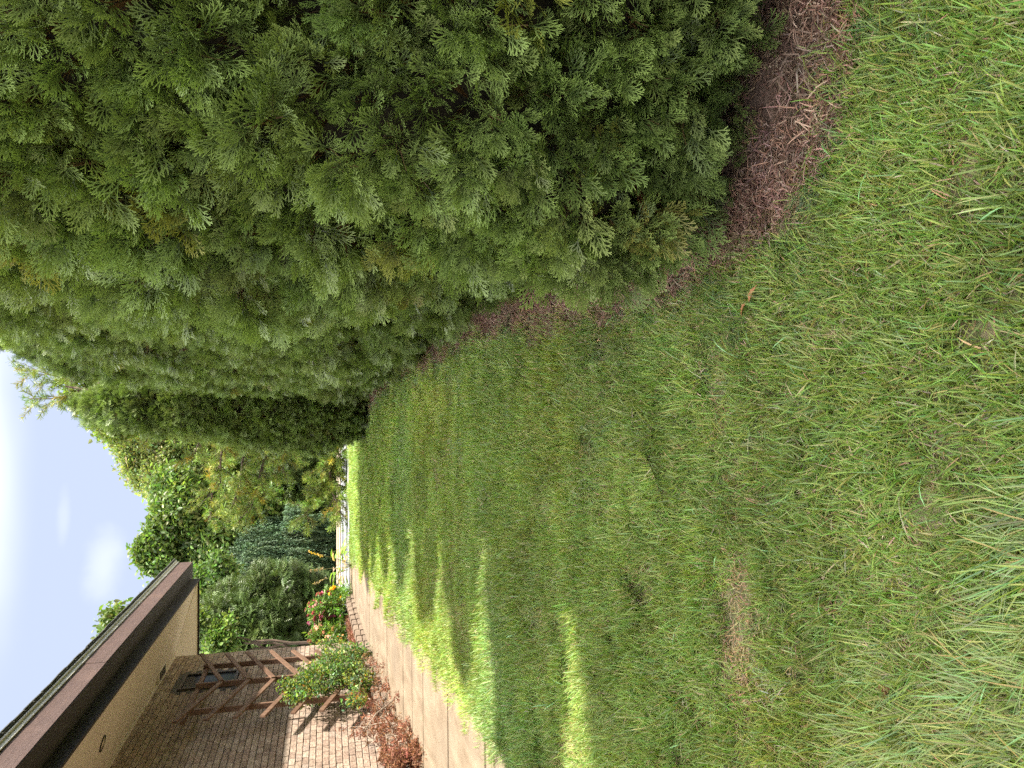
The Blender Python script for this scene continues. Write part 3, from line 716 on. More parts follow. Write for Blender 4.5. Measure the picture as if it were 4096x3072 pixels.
bark = solid_mat('tree_bark', (.07, .05, .035), (.14, .10, .075), 9, .95, .9, 30, stretch=(1, 1, .3))
inner = solid_mat('shaded_inner_twigs', (.018, .016, .010), (.035, .028, .016), 12, .95, .8, 40)  # crown shade is put into this near-black twig brown
def cedar_tree(cx, cy, R, H, nclus, seed, label, scale=1.0, tint=(1, 1, 1), group='cedars of the hedge row'):
    bz = g1(cx, cy); base = np.array((cx, cy, bz))
    t = thing('hedge_cedar', label, 'tree', base, group)
    b = MB(); b.tube([(0, 0, -.1), (.01, 0, 1.2), (0, .02, 3.0), (0, 0, H*.9)], [.11, .085, .055, .01], 8); b.build('trunk', bark, t)
    def prof(h): return R*np.interp(h, [0, .03, .10, .22, .45, .68, .85, .95, 1.0], [.78, .90, .98, 1.0, .95, .78, .56, .34, .05])
    def lump(h, a):
        P = np.stack([np.cos(a)*1.0, np.sin(a)*1.0, h*H*.42], 1)
        P2 = np.stack([np.cos(a)*R*2.6, np.sin(a)*R*2.6, h*H*1.5], 1)
        P3 = np.stack([np.cos(a)*R*4.5, np.sin(a)*R*4.5, h*H*3.6], 1)
        return 1+(vnoise(P, 1.6, seed)-.5)*.26+(vnoise(P2, 1.0, seed+3)-.5)*.34+(vnoise(P3, 1.1, seed+6)-.5)*.26
    # closed hull coloured dark for the twigs and shade inside the crown
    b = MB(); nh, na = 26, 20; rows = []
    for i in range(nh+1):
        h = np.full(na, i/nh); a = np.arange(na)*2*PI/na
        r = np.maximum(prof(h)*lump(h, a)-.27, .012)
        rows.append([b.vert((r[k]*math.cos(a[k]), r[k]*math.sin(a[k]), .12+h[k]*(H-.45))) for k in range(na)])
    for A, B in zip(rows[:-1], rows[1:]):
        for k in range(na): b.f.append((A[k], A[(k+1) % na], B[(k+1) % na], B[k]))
    b.f.append(tuple(rows[-1])); b.build('shaded_inner_branches', inner, t, smooth=True)
    # bough ends sit on a loose net over the crown, so dark hollows stay open between them
    cell = math.sqrt(2*PI*R*.72*H/nclus)*.92; hs = []; as_ = []
    for i in range(int(H/cell)+1):
        hh = (i+.5)*cell/H
        if hh >= .99: break
        nn = max(3, int(2*PI*float(prof(np.array(hh)))/cell)); aa = (np.arange(nn)+rng.random()+rng.uniform(-.38, .38, nn))*2*PI/nn
        as_.append(aa); hs.append(np.clip(hh+rng.uniform(-.42, .42, nn)*cell/H, 0, 1))
    h = np.concatenate(hs); a = np.concatenate(as_); n = len(h); dep = rng.random(n)**1.8
    r = np.maximum(prof(h)*lump(h, a)-.10-dep*.19, .01)
    P = np.stack([r*np.cos(a), r*np.sin(a),   .04+h*(H-.04)-dep*.04], 1)
    # sprays stand out and a little up, more so near the tip
    el = rng.normal(.22, .35, n)+np.clip((h-.6)*1.8, 0, .9)
    az = a+rng.normal(0, .5, n)
    O = np.stack([np.cos(az)*np.cos(el), np.sin(az)*np.cos(el), np.sin(el)], 1)
    Rr = frame(O, np.array((0, 0, 1.0)), rng.normal(0, .5, n))
    pk = vnoise(P+base, 2.2, seed)[:, None]
    T = tints(n, tint, .13, .02)*(.8+.45*pk)
    T = T*np.where(rng.random((n, 1)) < .02, np.array((1.3, 1.0, .8)), 1)
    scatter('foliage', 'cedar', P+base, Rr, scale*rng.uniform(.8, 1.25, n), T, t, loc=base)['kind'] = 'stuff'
    return t
cedars = [(3.25, 1.35, 1.45, 7.2, 900, 1.0), (1.52, 2.98, 1.04, 6.9, 2500, 1.0), (1.62, 4.95, 1.0, 6.7, 2200, 1.0), (1.57, 6.8, 1.02, 5.9, 1700, 1.06), (1.47, 8.6, 1.02, 5.6, 1450, 1.14), (1.36, 10.3, 1.02, 5.5, 1250, 1.2), (1.26, 11.9, 1.02, 5.6, 1150, 1.25), (1.30, 13.35, .92, 6.2, 1000, 1.3), (.08, 14.75, .86, 5.05, 1050, 1.25)]
clab = ['tall cedar standing off the hedge line whose shade covers the worn grass', 'bushy cedar at the hedge end farthest from the driveway', 'hedge cedar next to the bushy end one, above a fan of reddish litter',
        'third hedge cedar from the bushy end, counted toward the driveway', 'fourth hedge cedar from the bushy end, counted toward the driveway', 'fourth hedge cedar counted back from the dark pointed one', 'third hedge cedar counted back from the dark pointed one', 'hedge cedar standing right before the dark pointed one', 'dark pointed cedar that ends the hedge row at the sunny grass']
for i, (cx, cy, R, H, n, s_) in enumerate(cedars):
    cedar_tree(cx, cy, R, H, n, i*5+1, clab[i], s_, (1.0, 1.0, 1.0))

# ------------------------------------------------------------------ more plant pieces
def leaf(mb, o, d, nrm, L_, W_, c, fold=.25, curl=.15):
    d = d/np.linalg.norm(d); s = np.cross(nrm, d); s = s/(np.linalg.norm(s)+1e-9); n = np.cross(d, s)
    def P(t, x): return o+d*L_*t+s*W_*x+n*(abs(x)*W_*fold-curl*L_*t*t)
    k = [mb.vert(P(*q), c) for q in ((0, 0), (.28, -.42), (.28, .42), (.33, 0), (.62, -.36), (.62, .36), (.66, 0), (1, 0))]
    a, b1, b2, m1, e1, e2, m2, t = k
    mb.f += [(a, m1, b1), (a, b2, m1), (b1, m1, m2, e1), (m1, b2, e2, m2), (e1, m2, t), (m2, e2, t)]
def rdir(up=.0):
    v = np.array([rnd.gauss(0, 1), rnd.gauss(0, 1), rnd.gauss(0, 1)+up]); return v/np.linalg.norm(v)
def leaf_cluster(n, rad, Lr, wr, cols, droop=.5):
    mb = MB()
    for i in range(n):
        o = rdir()*rad*rnd.random()**.5; d = rdir()+np.array((0, 0, -droop)); nr = rdir(1.6)
        Lf = rnd.uniform(*Lr); c = tuple(q*rnd.uniform(.8, 1.2) for q in rnd.choice(cols)); leaf(mb, o, d, nr, Lf, Lf*rnd.uniform(*wr), c)
    return mb.build('leaf_cluster', M_leaf, link=False)
G2 = [(.105, .17, .042), (.085, .14, .035), (.15, .215, .055)]
source('leaves', [leaf_cluster(26, .34, (.10, .19), (.5, .7), G2) for _ in range(6)])
source('small_leaves', [leaf_cluster(34, .30, (.06, .12), (.45, .6), G2) for _ in range(5)])
source('rose_leaves', [leaf_cluster(12, .10, (.035, .06), (.55, .75), [(.06, .11, .04), (.09, .14, .05), (.05, .10, .045)], .2) for _ in range(5)])
def bottlebrush(k):
    mb = MB()
    for i in range(46):
        t = rnd.random(); a = rnd.uniform(0, 2*PI); o = np.array((0, t*.22, 0)); d = np.array((math.cos(a), .75, math.sin(a))); d = d/np.linalg.norm(d)
        c = rnd.choice([(.17, .19, .045), (.13, .17, .04), (.20, .20, .055), (.10, .15, .04)])
        mb.strip([o, o+d*rnd.uniform(.06, .10)], [.010, .005], rdir(), tuple(q*.8 for q in c), c)
    mb.strip([(0, -.03, 0), (0, .24, 0)], [.012, .006], (0, 0, 1), (.10, .06, .035), (.12, .08, .04))
    return mb.build('needle_brush', M_spray, link=False)
source('brush', [bottlebrush(k) for k in range(5)])
def frond(k):
    mb = MB()
    for i in range(11):
        o = np.array((rnd.uniform(-.12, .12), rnd.uniform(0, .14), rnd.uniform(-.12, .12))); az = rnd.gauss(0, .8); el = rnd.gauss(.1, .45)
        d = np.array((math.sin(az)*math.cos(el), math.cos(az)*math.cos(el), math.sin(el))); nr = rdir(1.2); s = np.cross(nr, d); s = s/np.linalg.norm(s); L_ = rnd.uniform(.16, .26)
        c0 = (.05, .085, .03); c1 = (.11, .17, .045)
        mb.strip([o, o+d*L_], [.008, .004], s, (.07, .06, .03), c1)
        for j in range(9):
            t = .1+.85*j/9; sg = 1 if j % 2 else -1; dd = d*.6+s*sg*.8; q = o+d*L_*t; l2 = L_*(.34*(1-t)+.12)
            mb.strip([q, q+dd*l2*.6+np.array((0, 0, .004)), q+dd*l2+np.array((0, 0, -.01))], [.012, .012, .006], np.cross(nr, dd)/np.linalg.norm(np.cross(nr, dd)), c0, c1)
    return mb.build('frond', M_spray, link=False)
source('frond', [frond(k) for k in range(5)])
def hanging(k):
    mb = MB()
    for i in range(7):
        o = np.array((rnd.uniform(-.22, .22), rnd.uniform(-.15, .15), 0)); L_ = rnd.uniform(.5, 1.0); n = 22
        for j in range(n):
            q = o+np.array((.03*math.sin(j*.5+i), .03*math.cos(j*.4+i), -L_*j/n)); a = rnd.uniform(0, 2*PI)
            d = np.array((math.cos(a)*.06, math.sin(a)*.06, -.05)); c = rnd.choice([(.07, .12, .085), (.09, .14, .10), (.05, .09, .06)])
            mb.strip([q, q+d], [.03, .012], np.array((-math.sin(a), math.cos(a), 0)), c, c)
    return mb.build('hanging_twigs', M_spray, link=False)
source('hanging', [hanging(k) for k in range(4)])

# ------------------------------------------------------------------ trees beyond the lawn
def limb(mb, a, b, r0, r1, wob=.08, n=5, c=(1, 1, 1)):
    a = np.array(a, float); b = np.array(b, float); L_ = np.linalg.norm(b-a); pts = []; rs = []
    for i in range(n+1):
        t = i/n; j = 0 if i in (0, n) else 1
        pts.append(a+(b-a)*t+j*L_*wob*np.array((rnd.uniform(-1, 1), rnd.uniform(-1, 1), rnd.uniform(-.6, .6)))); rs.append(r0+(r1-r0)*t)
    mb.tube(pts, rs, 6, c); return pts
def blob_tree(name, label, cat, Y, circles, key, dens, sc, tint, trunk_px=None, var=.16, group=None, flat=.8, hole=.35, depth=.8, tr=.14, mode='rand', tv=.35):
    """crown volumes given as picture circles (px, py, radius px) at distance Y; trunk stands on the ground below them"""
    cs = []
    for px, py, rp in circles:
        c = ony(px, py, Y+rnd.uniform(-.5, .5)); cs.append((c, rp*np.linalg.norm(c-EYE)/FPX))
    tx = cs[0][0][0] if trunk_px is None else ony(1300, trunk_px, Y)[0]
    base = np.array((tx, Y, g1(tx, Y)))
    t = thing(name, label, cat, base, group)
    mb = MB(); top = np.array(cs[0][0])-base
    limb(mb, (0, 0, -.2), (top[0]*.5, 0, top[2]*.75), tr, tr*.45, .03)
    P = []; O = []
    for c, r in cs:
        cl = c-base
        limb(mb, (top[0]*.25*rnd.random(), 0, max(.3, cl[2]*.45)), cl, tr*.5, .02, .06)
        nsub = max(6, int(9*min(2.2, r)))
        for k in range(nsub):
            d = rdir(); q = c+d*r*np.array((1, depth, flat))*rnd.uniform(.25, .78); rs = r*rnd.uniform(.26, .44)
            if k % 3 == 0: limb(mb, cl, q-base, tr*.18, .012, .08, 3)
            n = int(dens*rs*rs*12); dd = rng.normal(0, 1, (n, 3)); dd /= np.linalg.norm(dd, axis=1, keepdims=True)
            dd[:, 2] = np.abs(dd[:, 2])*np.where(rng.random(n) < .72, 1, -1)
            P.append(q+dd*rs*rng.uniform(.55, 1.05, (n, 1))*np.array((1, 1, .75))); O.append(dd)
    P = np.concatenate(P); O = np.concatenate(O); n = len(P)
    mb.build('trunk', bark, t, smooth=True)
    if mode == 'rand': R = np.stack([rng.normal(0, .5, n), rng.normal(0, .5, n), rng.uniform(0, 6.28, n)], 1)
    elif mode == 'hang': R = np.stack([rng.normal(0, .08, n), rng.normal(0, .08, n), rng.uniform(0, 6.28, n)], 1)
    else:
        O = O*np.array((1, 1, .35))+np.array((0, 0, -.1)); R = frame(O, np.array((0, 0, 1.0)), rng.normal(0, .4, n))
    T = tints(n, tint, var, .06)*(1-tv/2+tv*vnoise(P, 1.1, 5))[:, None]
    o = scatter('foliage', key, P, R, sc*rng.uniform(.75, 1.3, n), T, t, loc=base); o['kind'] = 'stuff'
    return t
blob_tree('leafy_tree', 'large leafed bright green tree past the driveway, beside the roof corner', 'tree', 42.2,
          [(760, 2130, 180), (1080, 2140, 110), (640, 2200, 110), (720, 2020, 130), (880, 2100, 160), (960, 2220, 150), (900, 2320, 130), (760, 2290, 130), (1010, 2060, 120)], 'leaves', 13, 1.65, (1.15, 1.15, 1.05), 2130, tr=.14, tv=.7)
blob_tree('leafy_tree', 'bright green tree whose top shows just over the house roof', 'tree', 40, [(490, 2530, 95), (570, 2610, 140), (620, 2540, 110)], 'leaves', 12, 1.6, (1.2, 1.15, 1.0), tr=.22)
blob_tree('leafy_tree', 'pale airy tree with sky gaps behind the bottlebrush pine', 'tree', 52, [(600, 1800, 150), (700, 1900, 130), (520, 1730, 90), (780, 1800, 160), (700, 1970, 80), (860, 1930, 130)], 'small_leaves', 6.5, 2.2, (2.2, 1.7, 2.3), 1830, hole=.6, tr=.25)
blob_tree('leafy_tree', 'yellow green tree behind the tip of the last hedge cedar', 'tree', 26, [(330, 1560, 90), (420, 1640, 95), (300, 1470, 70), (480, 1700, 80), (500, 1560, 120)], 'leaves', 13, 1.0, (1.5, 1.3, .9), 1600)
blob_tree('leafy_tree', 'yellow green low tree under the pine branches across the street', 'tree', 44, [(1030, 1880, 130), (1130, 1960, 120), (1180, 1840, 110), (960, 1790, 120), (1120, 2060, 90)], 'small_leaves', 11, 1.6, (1.25, 1.1, .8), 1930)
blob_tree('evergreen_tree', 'dark evergreen filling the view between pine and spruce', 'tree', 43, [(1150, 1800, 150), (1230, 1950, 120), (1250, 2080, 120), (1130, 2100, 130), (1250, 1780, 110), (1290, 1900, 70), (1290, 2020, 70)], 'frond', 18, 2.4, (1.0, 1.0, .95), mode='out')
blob_tree('evergreen_tree', 'dark evergreen standing between weeping spruce and yew', 'tree', 43, [(1050, 2300, 160), (1200, 2330, 130), (1270, 2200, 90), (900, 2400, 150), (1270, 2420, 90), (1290, 2130, 60)], 'frond', 18, 2.4, (1.0, 1.0, .95), mode='out')
blob_tree('weeping_spruce', 'blue grey weeping spruce with hanging branches across the street', 'tree', 40, [(1000, 2230, 100), (1080, 2170, 110), (1150, 2260, 130), (1230, 2180, 110), (1220, 2300, 100), (1150, 2090, 80), (1250, 2110, 85), (1285, 2160, 60)], 'hanging', 6, 1.25, (1.25, 1.25, .95), 2200, mode='hang')
blob_tree('yew_tree', 'dense feathery green yew beside the house end', 'tree', 25, [(1050, 2500, 190), (900, 2560, 170), (1180, 2400, 140), (1250, 2500, 130), (780, 2620, 160), (1280, 2380, 90)], 'frond', 26, 1.35, (1.05, 1.0, .95), 2520, mode='out', tr=.16)
blob_tree('laurel_shrub', 'light green broad leaved shrub growing against the yew below the eave', 'shrub', 22, [(860, 2560, 80), (790, 2490, 60), (900, 2610, 70)], 'leaves', 22, .75, (1.15, 1.15, .95), 2580, tr=.06)
blob_tree('leafy_tree', 'green leafy tree behind the roof corner and the yew', 'tree', 30, [(700, 2420, 120), (800, 2380, 110), (880, 2300, 80)], 'leaves', 14, 1.1, (.95, 1.05, 1.0), 2400, tr=.14)
# clipped dark hedge along the far side of the road
hd = MB()
for i in range(60):
    x = -30+i; hd.tube([(x, 46+rnd.uniform(-.5, .5), 1.0), (x, 46, 3.0+rnd.uniform(-.5, .6))], [.9, .7], 9)
far = hd.build('far_wood', inner); far['kind'] = 'stuff'; far['label'] = 'dark undergrowth under the trees across the road'; far['category'] = 'wood'
n = 4200; x = rng.uniform(-30, 30, n); z = 1.05+rng.random(n)*4.2; y = 44.9+rng.random(n)*.7
o = scatter('far_undergrowth', 'frond', np.stack([x, y, z], 1), frame(np.stack([rng.normal(0, .5, n), -np.ones(n), rng.normal(.2, .4, n)], 1), np.array((0, 0, 1.0)), rng.normal(0, .5, n)), rng.uniform(2, 3.6, n), tints(n, (.95, 1.0, .9), .25))
o['kind'] = 'stuff'; o['label'] = 'dark evergreen undergrowth at the far side of the road'; o['category'] = 'undergrowth'

# pine with bottlebrush branches behind the last hedge cedar
PY = 22.0
ptx = ony(1000, 1660, PY)[0]; pb = np.array((ptx, PY, g1(ptx, PY)))
pine = thing('pine_tree', 'open yellow green pine reaching its needle branches out beyond the hedge', 'tree', pb)
mb = MB(); ptop = ony(260, 1545, PY)-pb
mb.tube([(0, 0, -.2), (.05, 0, ptop[2]*.4), (ptop[0]*.6, .1, ptop[2]*.75), ptop], [.17, .13, .07, .025], 8)
BP = []; BO = []
def pine_branch(pts, r=.035, y1=0.0, side=True, dense=1.0):
    n = len(pts); W = [ony(px, py, PY+y1*i/max(1, n-1)) for i, (px, py) in enumerate(pts)]
    mb.tube([p-pb for p in W], list(np.linspace(r, .008, n)), 5)
    for a, b in zip(W[:-1], W[1:]):
        L_ = np.linalg.norm(b-a); k = max(2, int(L_*10*dense))
        for i in range(k):
            t = (i+rnd.random())/k; q = a+(b-a)*t; d = (b-a)/L_
            for s_ in range(2):
                o_ = d*.7+rdir()*.9; o_ = o_/np.linalg.norm(o_)
                sl_ = rnd.uniform(.12, .5) if side else .1
                e = q+o_*sl_; mb.tube([q-pb, e-pb], [.010, .005], 4)
                for m_ in range(3 if sl_ > .25 else 2):
                    BP.append(q+o_*sl_*(.35+.65*m_/2)); BO.append(o_+rdir()*.5)
for pts, y1 in (([(900, 1680), (897, 1729), (882, 1845), (882, 1931), (848, 1975), (834, 2081)], -1.0), ([(1090, 1690), (1075, 1772), (1041, 1893), (1027, 1970), (1002, 2037), (964, 2071)], .4),
                ([(985, 1690), (975, 1800), (960, 1930), (930, 2020)], .8), ([(1300, 1690), (1301, 1767), (1287, 1941), (1258, 2008), (1215, 2066)], -.6), ([(1300, 1780), (1320, 1845), (1345, 1931), (1388, 1970)], -.3),
                ([(1340, 1690), (1350, 1780), (1360, 1850)], -.4), ([(1310, 1800), (1325, 1960), (1370, 2060)], -1.0), ([(840, 1680), (800, 1760), (770, 1830)], .5), ([(1170, 1690), (1150, 1800), (1130, 1880)], .2), ([(700, 1650), (640, 1700), (600, 1720)], .3)):
    pine_branch(pts, .045, y1)
for pts in ([(313, 1560), (300, 1578), (205, 1595), (120, 1595)], [(300, 1530), (262, 1517), (163, 1487), (127, 1475)]): pine_branch(pts, .03, .2, True, .55)
for pts in ([(420, 1700), (395, 1715), (370, 1690)],): pine_branch(pts, .02, .1, False, .6)
for i in range(16):                                   # the side away from the lawn
    h = rnd.uniform(.35, .9); a = rnd.uniform(-1.3, 1.3); l_ = 2.6*(1.1-h); q = np.array(ptop)*h; e = q+np.array((math.cos(a)*l_, math.sin(a)*l_, .3)); limb(mb, q, e, .035, .01)
    for k in range(int(l_*14)):
        t = rnd.uniform(.25, 1); BP.append(pb+q+(e-q)*t+rdir()*.22); BO.append((e-q)/l_+rdir()*.7)
mb.build('trunk', bark, pine, smooth=True)
BP = np.array(BP); BO = np.array(BO); n = len(BP)
T = tints(n, (1.5, 1.7, 1.1), .2, .08)*np.where(rng.random((n, 1)) < .06, np.array((1.5, .95, .6)), 1)
o = scatter('needles', 'brush', BP, frame(BO, np.array((.1, .2, 1.0))), rng.uniform(1.1, 1.75, n), T, pine, loc=pb); o['kind'] = 'stuff'

# ------------------------------------------------------------------ climbing rose on the trellis
stemm = solid_mat('green_brown_stem', (.10, .075, .035), (.15, .11, .06), 20, .8)
rb = np.array((WX+.32, 13.5, bedz(13.5)))
rose = thing('climbing_rose', 'bushy climbing rose with yellowing leaves on the lower trellis', 'rose bush', rb)
mb = MB(); P = []
for px, py, r in ((1390, 2680, 70), (1330, 2640, 60), (1330, 2720, 70), (1260, 2760, 60), (1260, 2690, 65), (1200, 2740, 50), (1420, 2620, 60), (1440, 2730, 55), (1180, 2790, 35), (1330, 2580, 45), (1150, 2745, 28), (1420, 2800, 40)):
    c = onx(px, py, WX+.42+rnd.uniform(-.08, .15)); rr = r*np.linalg.norm(c-EYE)/FPX
    limb(mb, (rnd.uniform(-.05, .05), rnd.uniform(-.2, .2), -.05), c-rb, .012, .004, .08)
    n = int(620*rr*rr)+6; d = rng.normal(0, 1, (n, 3)); d /= np.linalg.norm(d, axis=1, keepdims=True)
    P.append(c+d*rr*rng.random((n, 1))**.4*np.array((.7, 1, 1)))
    for k in range(2): limb(mb, c-rb, c-rb+rdir(.6)*rr*1.5, .004, .002, .05, 3)
mb.build('canes', stemm, rose)
P = np.concatenate(P); n = len(P); hz = (P[:, 2]-P[:, 2].min())/np.ptp(P[:, 2])
u = rng.random((n, 1)); T = tints(n, (1.7, 1.65, 1.7), .2, .1)
T = np.where(u < .22+.25*hz[:, None], T*np.array((1.9, 1.45, .7)), T); T = np.where(u < .03+.04*hz[:, None], T*np.array((1.5, .6, .7)), T)
o = scatter('foliage', 'rose_leaves', P, rng.uniform(0, 6.28, (n, 3)), rng.uniform(.8, 1.3, n), T, rose, loc=rb); o['kind'] = 'stuff'

# ------------------------------------------------------------------ dead shrub with rusty curled leaves
drybark = solid_mat('grey_dead_bark', (.22, .17, .13), (.34, .28, .22), 12, .9, .5, 50)
def curled(n, rad):
    mb = MB()
    for i in range(n):
        o = rdir()*rad*rnd.random()**.5; d = rdir()+np.array((0, 0, -.9)); c = rnd.choice([(.26, .115, .07), (.20, .085, .055), (.32, .16, .10), (.23, .10, .06)])
        leaf(mb, o, d, rdir(), rnd.uniform(.035, .07), rnd.uniform(.012, .022), c, .8, .5)
    return mb.build('dry_leaf', M_dry, link=False)
source('dry', [curled(9, .07) for _ in range(5)])
DX = -4.35
db = np.array((-4.55, 9.05, g1(-4.55, 9.05)))
dead = thing('dead_shrub', 'dead shrub with rusty red curled leaves leaning over the path', 'shrub', db)
mb = MB(); P = []
def twig(pts, r0, x0, x1, leafy, fine=5):
    n = len(pts); W = [onx(px, py, x0+(x1-x0)*i/(n-1)) for i, (px, py) in enumerate(pts)]
    mb.tube([p-db for p in W], list(np.linspace(r0, r0*.45, n)), 6)
    for a, b in zip(W[:-1], W[1:]):
        for k in range(fine):
            q = a+(b-a)*rnd.random(); e = q+(rdir(.1)*np.array((.55, 1, .8)))*rnd.uniform(.12, .36); m_ = (q+e)/2+rdir()*.03
            mb.tube([q-db, m_-db, e-db], [.004, .003, .0015], 4)
            if leafy:
                for j in range(leafy): P.append(q+(e-q)*rnd.uniform(.35, 1.05)+rdir()*.03) if rnd.random() < .6 else None
A = onx(1632, 3072, DX)
mb.tube([np.zeros(3)-np.array((0, 0, .05)), (A-db)*np.array((.5, .5, .6)), A-db], [.03, .027, .024], 7)
def z1(x, y): return 1380+x*.3086, 2560+y*.3086
twig([(1632, 3072), z1(805, 1300), z1(795, 1000), z1(720, 860), z1(620, 760), z1(530, 660), z1(470, 420)], .022, DX, -4.5, 4)
twig([z1(795, 1000), z1(690, 780), z1(600, 580), z1(560, 440), z1(430, 300), z1(280, 250)], .014, DX, -4.45, 5)
twig([z1(690, 780), z1(620, 450), z1(760, 370), z1(860, 250)], .010, DX, -4.1, 9, 8)
twig([z1(560, 440), z1(640, 260), z1(720, 80), z1(850, 60)], .008, -4.3, -4.1, 9, 7)
twig([z1(800, 1560), z1(900, 1500), z1(1080, 1420), z1(1200, 1560)], .010, DX, -4.1, 16, 12)
twig([z1(805, 1300), z1(700, 1320), z1(620, 1200), z1(570, 980), z1(500, 850), z1(270, 740), z1(80, 730)], .011, DX, -4.75, 4, 4)
twig([z1(820, 660), z1(640, 770), z1(400, 960), z1(290, 1120), z1(290, 1240), z1(420, 1370), z1(560, 1440)], .012, -4.2, -4.6, 1, 3)
twig([z1(800, 1200), z1(960, 1040), z1(1090, 1000), z1(1140, 930)], .007, DX, -4.1, 5, 5)
twig([z1(790, 1150), z1(600, 1060), z1(420, 1080), z1(250, 1130), z1(60, 1120)], .008, DX, -4.8, 6, 6)
twig([z1(800, 1400), z1(650, 1440), z1(540, 1500), z1(700, 1520)], .008, DX, -4.6, 9, 7)
twig([z1(860, 250), z1(1000, 360), z1(1150, 440), z1(1220, 480)], .006, -4.1, -3.9, 10, 9)
twig([z1(760, 370), z1(900, 480), z1(1050, 540), z1(1130, 640)], .006, -4.1, -3.9, 9, 8)
twig([z1(760, 370), z1(880, 640), z1(900, 800)], .006, -4.1, -4.1, 9, 8)
twig([z1(800, 1300), z1(900, 1230), z1(1000, 1240), z1(1130, 1160)], .006, DX, -4.1, 8, 6)
mb.build('branches', drybark, dead)
P = np.array(P); n = len(P)
o = scatter('dry_leaves', 'dry', P, rng.uniform(0, 6.28, (n, 3)), rng.uniform(.7, 1.25, n), tints(n, (1.0, 1.05, 1.1), .22), dead, loc=db); o['kind'] = 'stuff'
# leaf litter in the bed
n = 900; y = rng.uniform(9.9, 17.8, n); x = rng.uniform(WX+.03, -4.76, n)
o = scatter('bed_litter', 'dry', np.stack([x, y, np.array([bedz(q) for q in y])+.02], 1), rng.uniform(0, 6.28, (n, 3)), rng.uniform(.6, 1.1, n), tints(n, (1.1, 1.2, 1.3), .25))
o['kind'] = 'stuff'; o['label'] = 'dry brown leaf litter lying in the bed by the brick wall'; o['category'] = 'litter'

# ------------------------------------------------------------------ flowers past the house corner
M_petal = leaf_mat('petals', .3, .6, .2)
def bloom(c, n=7, r=.03):
    mb = MB()
    for k in range(n):
        q = rdir()*.02*rnd.random()
        for j in range(5):
            a = 2*PI*j/5+k; d = np.array((math.cos(a), math.sin(a), .35)); leaf(mb, q, d, np.array((0, 0, 1.0)), r*rnd.uniform(.8, 1.2), r*.8, tuple(v*rnd.uniform(.8, 1.2) for v in c), .2, .2)
    return mb.build('bloom', M_petal, link=False)
source('blooms', [bloom((.75, .75, .75)) for _ in range(4)])
source('stem_leaves', [leaf_cluster(16, .10, (.07, .13), (.22, .34), [(.10, .19, .04), (.15, .25, .05), (.08, .15, .04)], -.3) for _ in range(4)])
def flower_clump(name, label, Y, circles, colours, nbl, tint=(1, 1, 1)):
    cs = [(ony(px, py, Y+rnd.uniform(-.15, .15)), r) for px, py, r in circles]; x0 = float(np.mean([c[0][0] for c in cs]))
    base = np.array((x0, Y, g1(x0, Y))); t = thing(name, label, 'flowers', base); mb = MB(); P = []; B = []; C = []
    for c, r in cs:
        rr = r*np.linalg.norm(c-EYE)/FPX; n = int(300*rr*rr)+10; d = rng.normal(0, 1, (n, 3)); d /= np.linalg.norm(d, axis=1, keepdims=True)
        P.append(c+d*rr*rng.random((n, 1))**.5-np.array((0, 0, .05)))
        for k in range(max(3, int(nbl*rr*rr))):
            dd = rdir(.5); q = c+dd*rr*rnd.uniform(.75, 1.1); B.append(q); C.append(rnd.choice(colours)); limb(mb, (rnd.uniform(-.2, .2), rnd.uniform(-.1, .1), 0), q-base, .005, .003, .04, 3)
        lo_ = c.copy(); m_ = int(n*.6); 
        zz = rng.random(m_); P.append(np.stack([c[0]+rng.normal(0, rr*.5, m_), c[1]+rng.normal(0, .1, m_), base[2]+zz*(c[2]-base[2])], 1))
    mb.build('stems', stemm, t)
    P = np.concatenate(P); n = len(P); o = scatter('leaves', 'stem_leaves', P, np.stack([rng.normal(0, .4, n), rng.normal(0, .4, n), rng.uniform(0, 6.28, n)], 1), rng.uniform(.7, 1.2, n), tints(n, tint, .2), t, loc=base); o['kind'] = 'stuff'
    B = np.array(B); n = len(B); o = scatter('blooms', 'blooms', B, np.stack([rng.normal(.3, .5, n), rng.normal(0, .5, n), rng.uniform(0, 6.28, n)], 1), rng.uniform(1.0, 1.6, n), np.array(C)*(1+rng.normal(0, .12, (n, 1))), t, loc=base); o['kind'] = 'stuff'
PINK = [(.80, .20, .34), (.74, .22, .40), (.82, .32, .36), (.66, .16, .30)]
flower_clump('pink_flowers', 'tall clump of pink flowers growing past the brick corner', 17.9, [(1265, 2440, 40), (1300, 2400, 35), (1270, 2490, 35), (1310, 2450, 40), (1350, 2480, 30)], PINK, 330, (1.2, 1.2, 1))
flower_clump('coral_flowers', 'coral and orange flowers tucked against the brick corner', 17.3, [(1265, 2550, 35), (1285, 2525, 30), (1310, 2560, 35), (1340, 2540, 35)], [(.80, .38, .24), (.78, .30, .30), (.85, .46, .30)], 260, (1.3, 1.2, 1))
flower_clump('yellow_flowers', 'small yellow orange flowers at the edge of the pink clump', 18.4, [(1335, 2372, 20), (1345, 2415, 22), (1355, 2395, 18)], [(1.1, .52, .02), (1.1, .62, .03)], 420, (1.4, 1.3, 1))
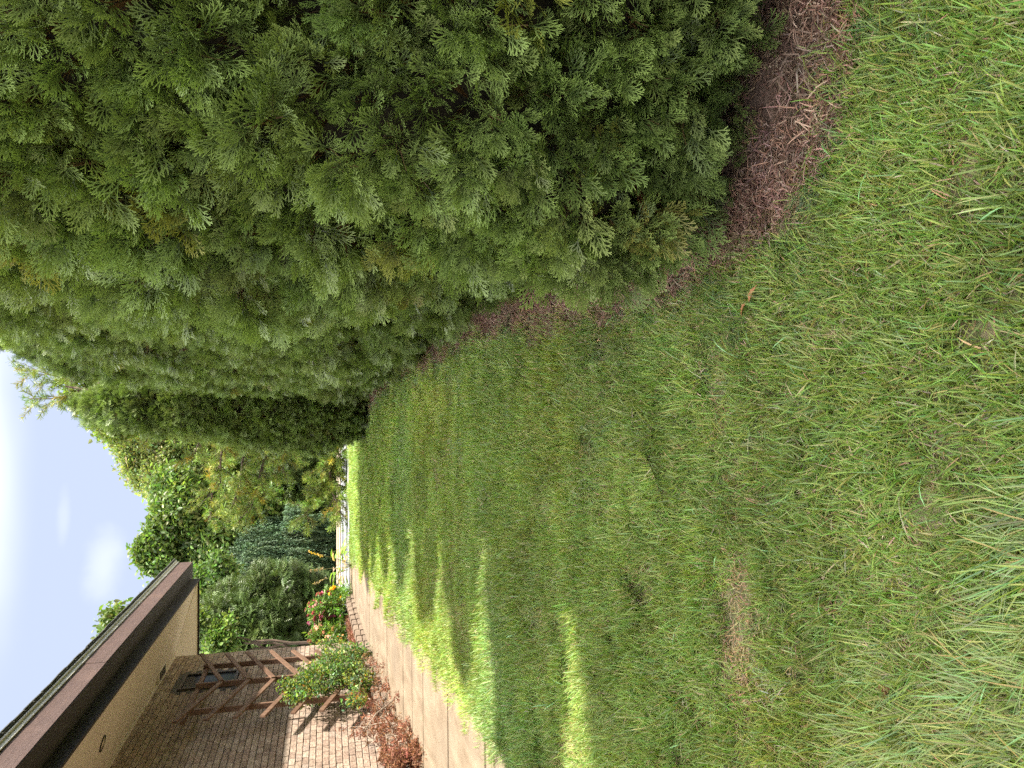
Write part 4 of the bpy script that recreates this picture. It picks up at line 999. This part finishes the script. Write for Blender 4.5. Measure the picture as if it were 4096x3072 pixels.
# broad-leaved plant with dried flower stalks at the end of the path
hb_ = ony(1390, 2265, 18.7); hb_[2] = g1(hb_[0], 18.7)
hosta = thing('broad_leaf_plant', 'broad leaved plant with browned leaves and dry flower stalks by the path end', 'plant', hb_)
M_big = leaf_mat('big_leaf', .4, .45, .4, inst=False)
for i in range(46):
    a = rnd.uniform(0, 2*PI); e = rnd.uniform(.35, 1.35); l1 = rnd.uniform(.25, .52); d = np.array((math.cos(a)*math.cos(e), math.sin(a)*math.cos(e), math.sin(e))); mbl = MB()
    q = d*l1; c = rnd.choice([(.20, .33, .05), (.15, .27, .04), (.24, .36, .06)]) if rnd.random() < .66 else rnd.choice([(.42, .27, .15), (.5, .35, .2)])
    mbl.strip([np.zeros(3), q], [.008, .006], np.array((-math.sin(a), math.cos(a), 0)), (.12, .16, .05), c)
    leaf(mbl, q, d+np.array((math.cos(a), math.sin(a), -.3))*.8, np.array((0, 0, 1.0))+rdir()*.3, rnd.uniform(.17, .28), rnd.uniform(.13, .2), c, .3, .4)
    lf = mbl.build('leaf', M_big, hosta)
def stalk(px, py, cols, top_n, key):
    e = ony(px, py, 18.7)-hb_; m_ = MB(); limb(m_, np.array((e[0]*.2, 0, .1)), e, .008, .004, .02, 4, (.20, .20, .09))
    for i in range(top_n):
        t = 1-.35*rnd.random(); q = e*t; leaf(m_, q, rdir(.3), rdir(1), rnd.uniform(.03, .06), .03, rnd.choice(cols), .3, .3)
    m_.build(key, M_big, hosta)
stalk(1230, 2205, [(.8, .55, .08), (.75, .5, .15)], 40, 'yellow_flower_stalk')
stalk(1238, 2282, [(.35, .26, .15), (.3, .2, .11)], 30, 'dry_flower_stalk'); stalk(1252, 2338, [(.35, .26, .15), (.4, .3, .18)], 30, 'dry_flower_stalk')

# ------------------------------------------------------------------ fallen leaves on the lawn
M_fl = leaf_mat('fallen_leaf', .2, .8, .15, inst=False)
for (x, y, c, lab, L_) in ((.36, 2.37, (.42, .20, .10), 'curled orange brown leaf lying in the grass next to the hedge litter', .07), (-.83, 1.83, (.20, .11, .05), 'flat dark brown leaf lying in the combed grass', .085)):
    m_ = MB(); z = gl(x, y)+.05
    leaf(m_, np.zeros(3), np.array((.8, -.5, .1)), np.array((.1, .2, 1.0)), L_, L_*.55, c, .35, .25)
    if L_ < .08: leaf(m_, np.array((0, .01, .005)), np.array((-.6, .5, .3)), np.array((.4, .2, 1.0)), L_*.8, L_*.5, tuple(q*.9 for q in c), .4, .4)
    o = m_.build('fallen_leaf', M_fl, loc=(x, y, z)); tag(o, lab, 'leaf')
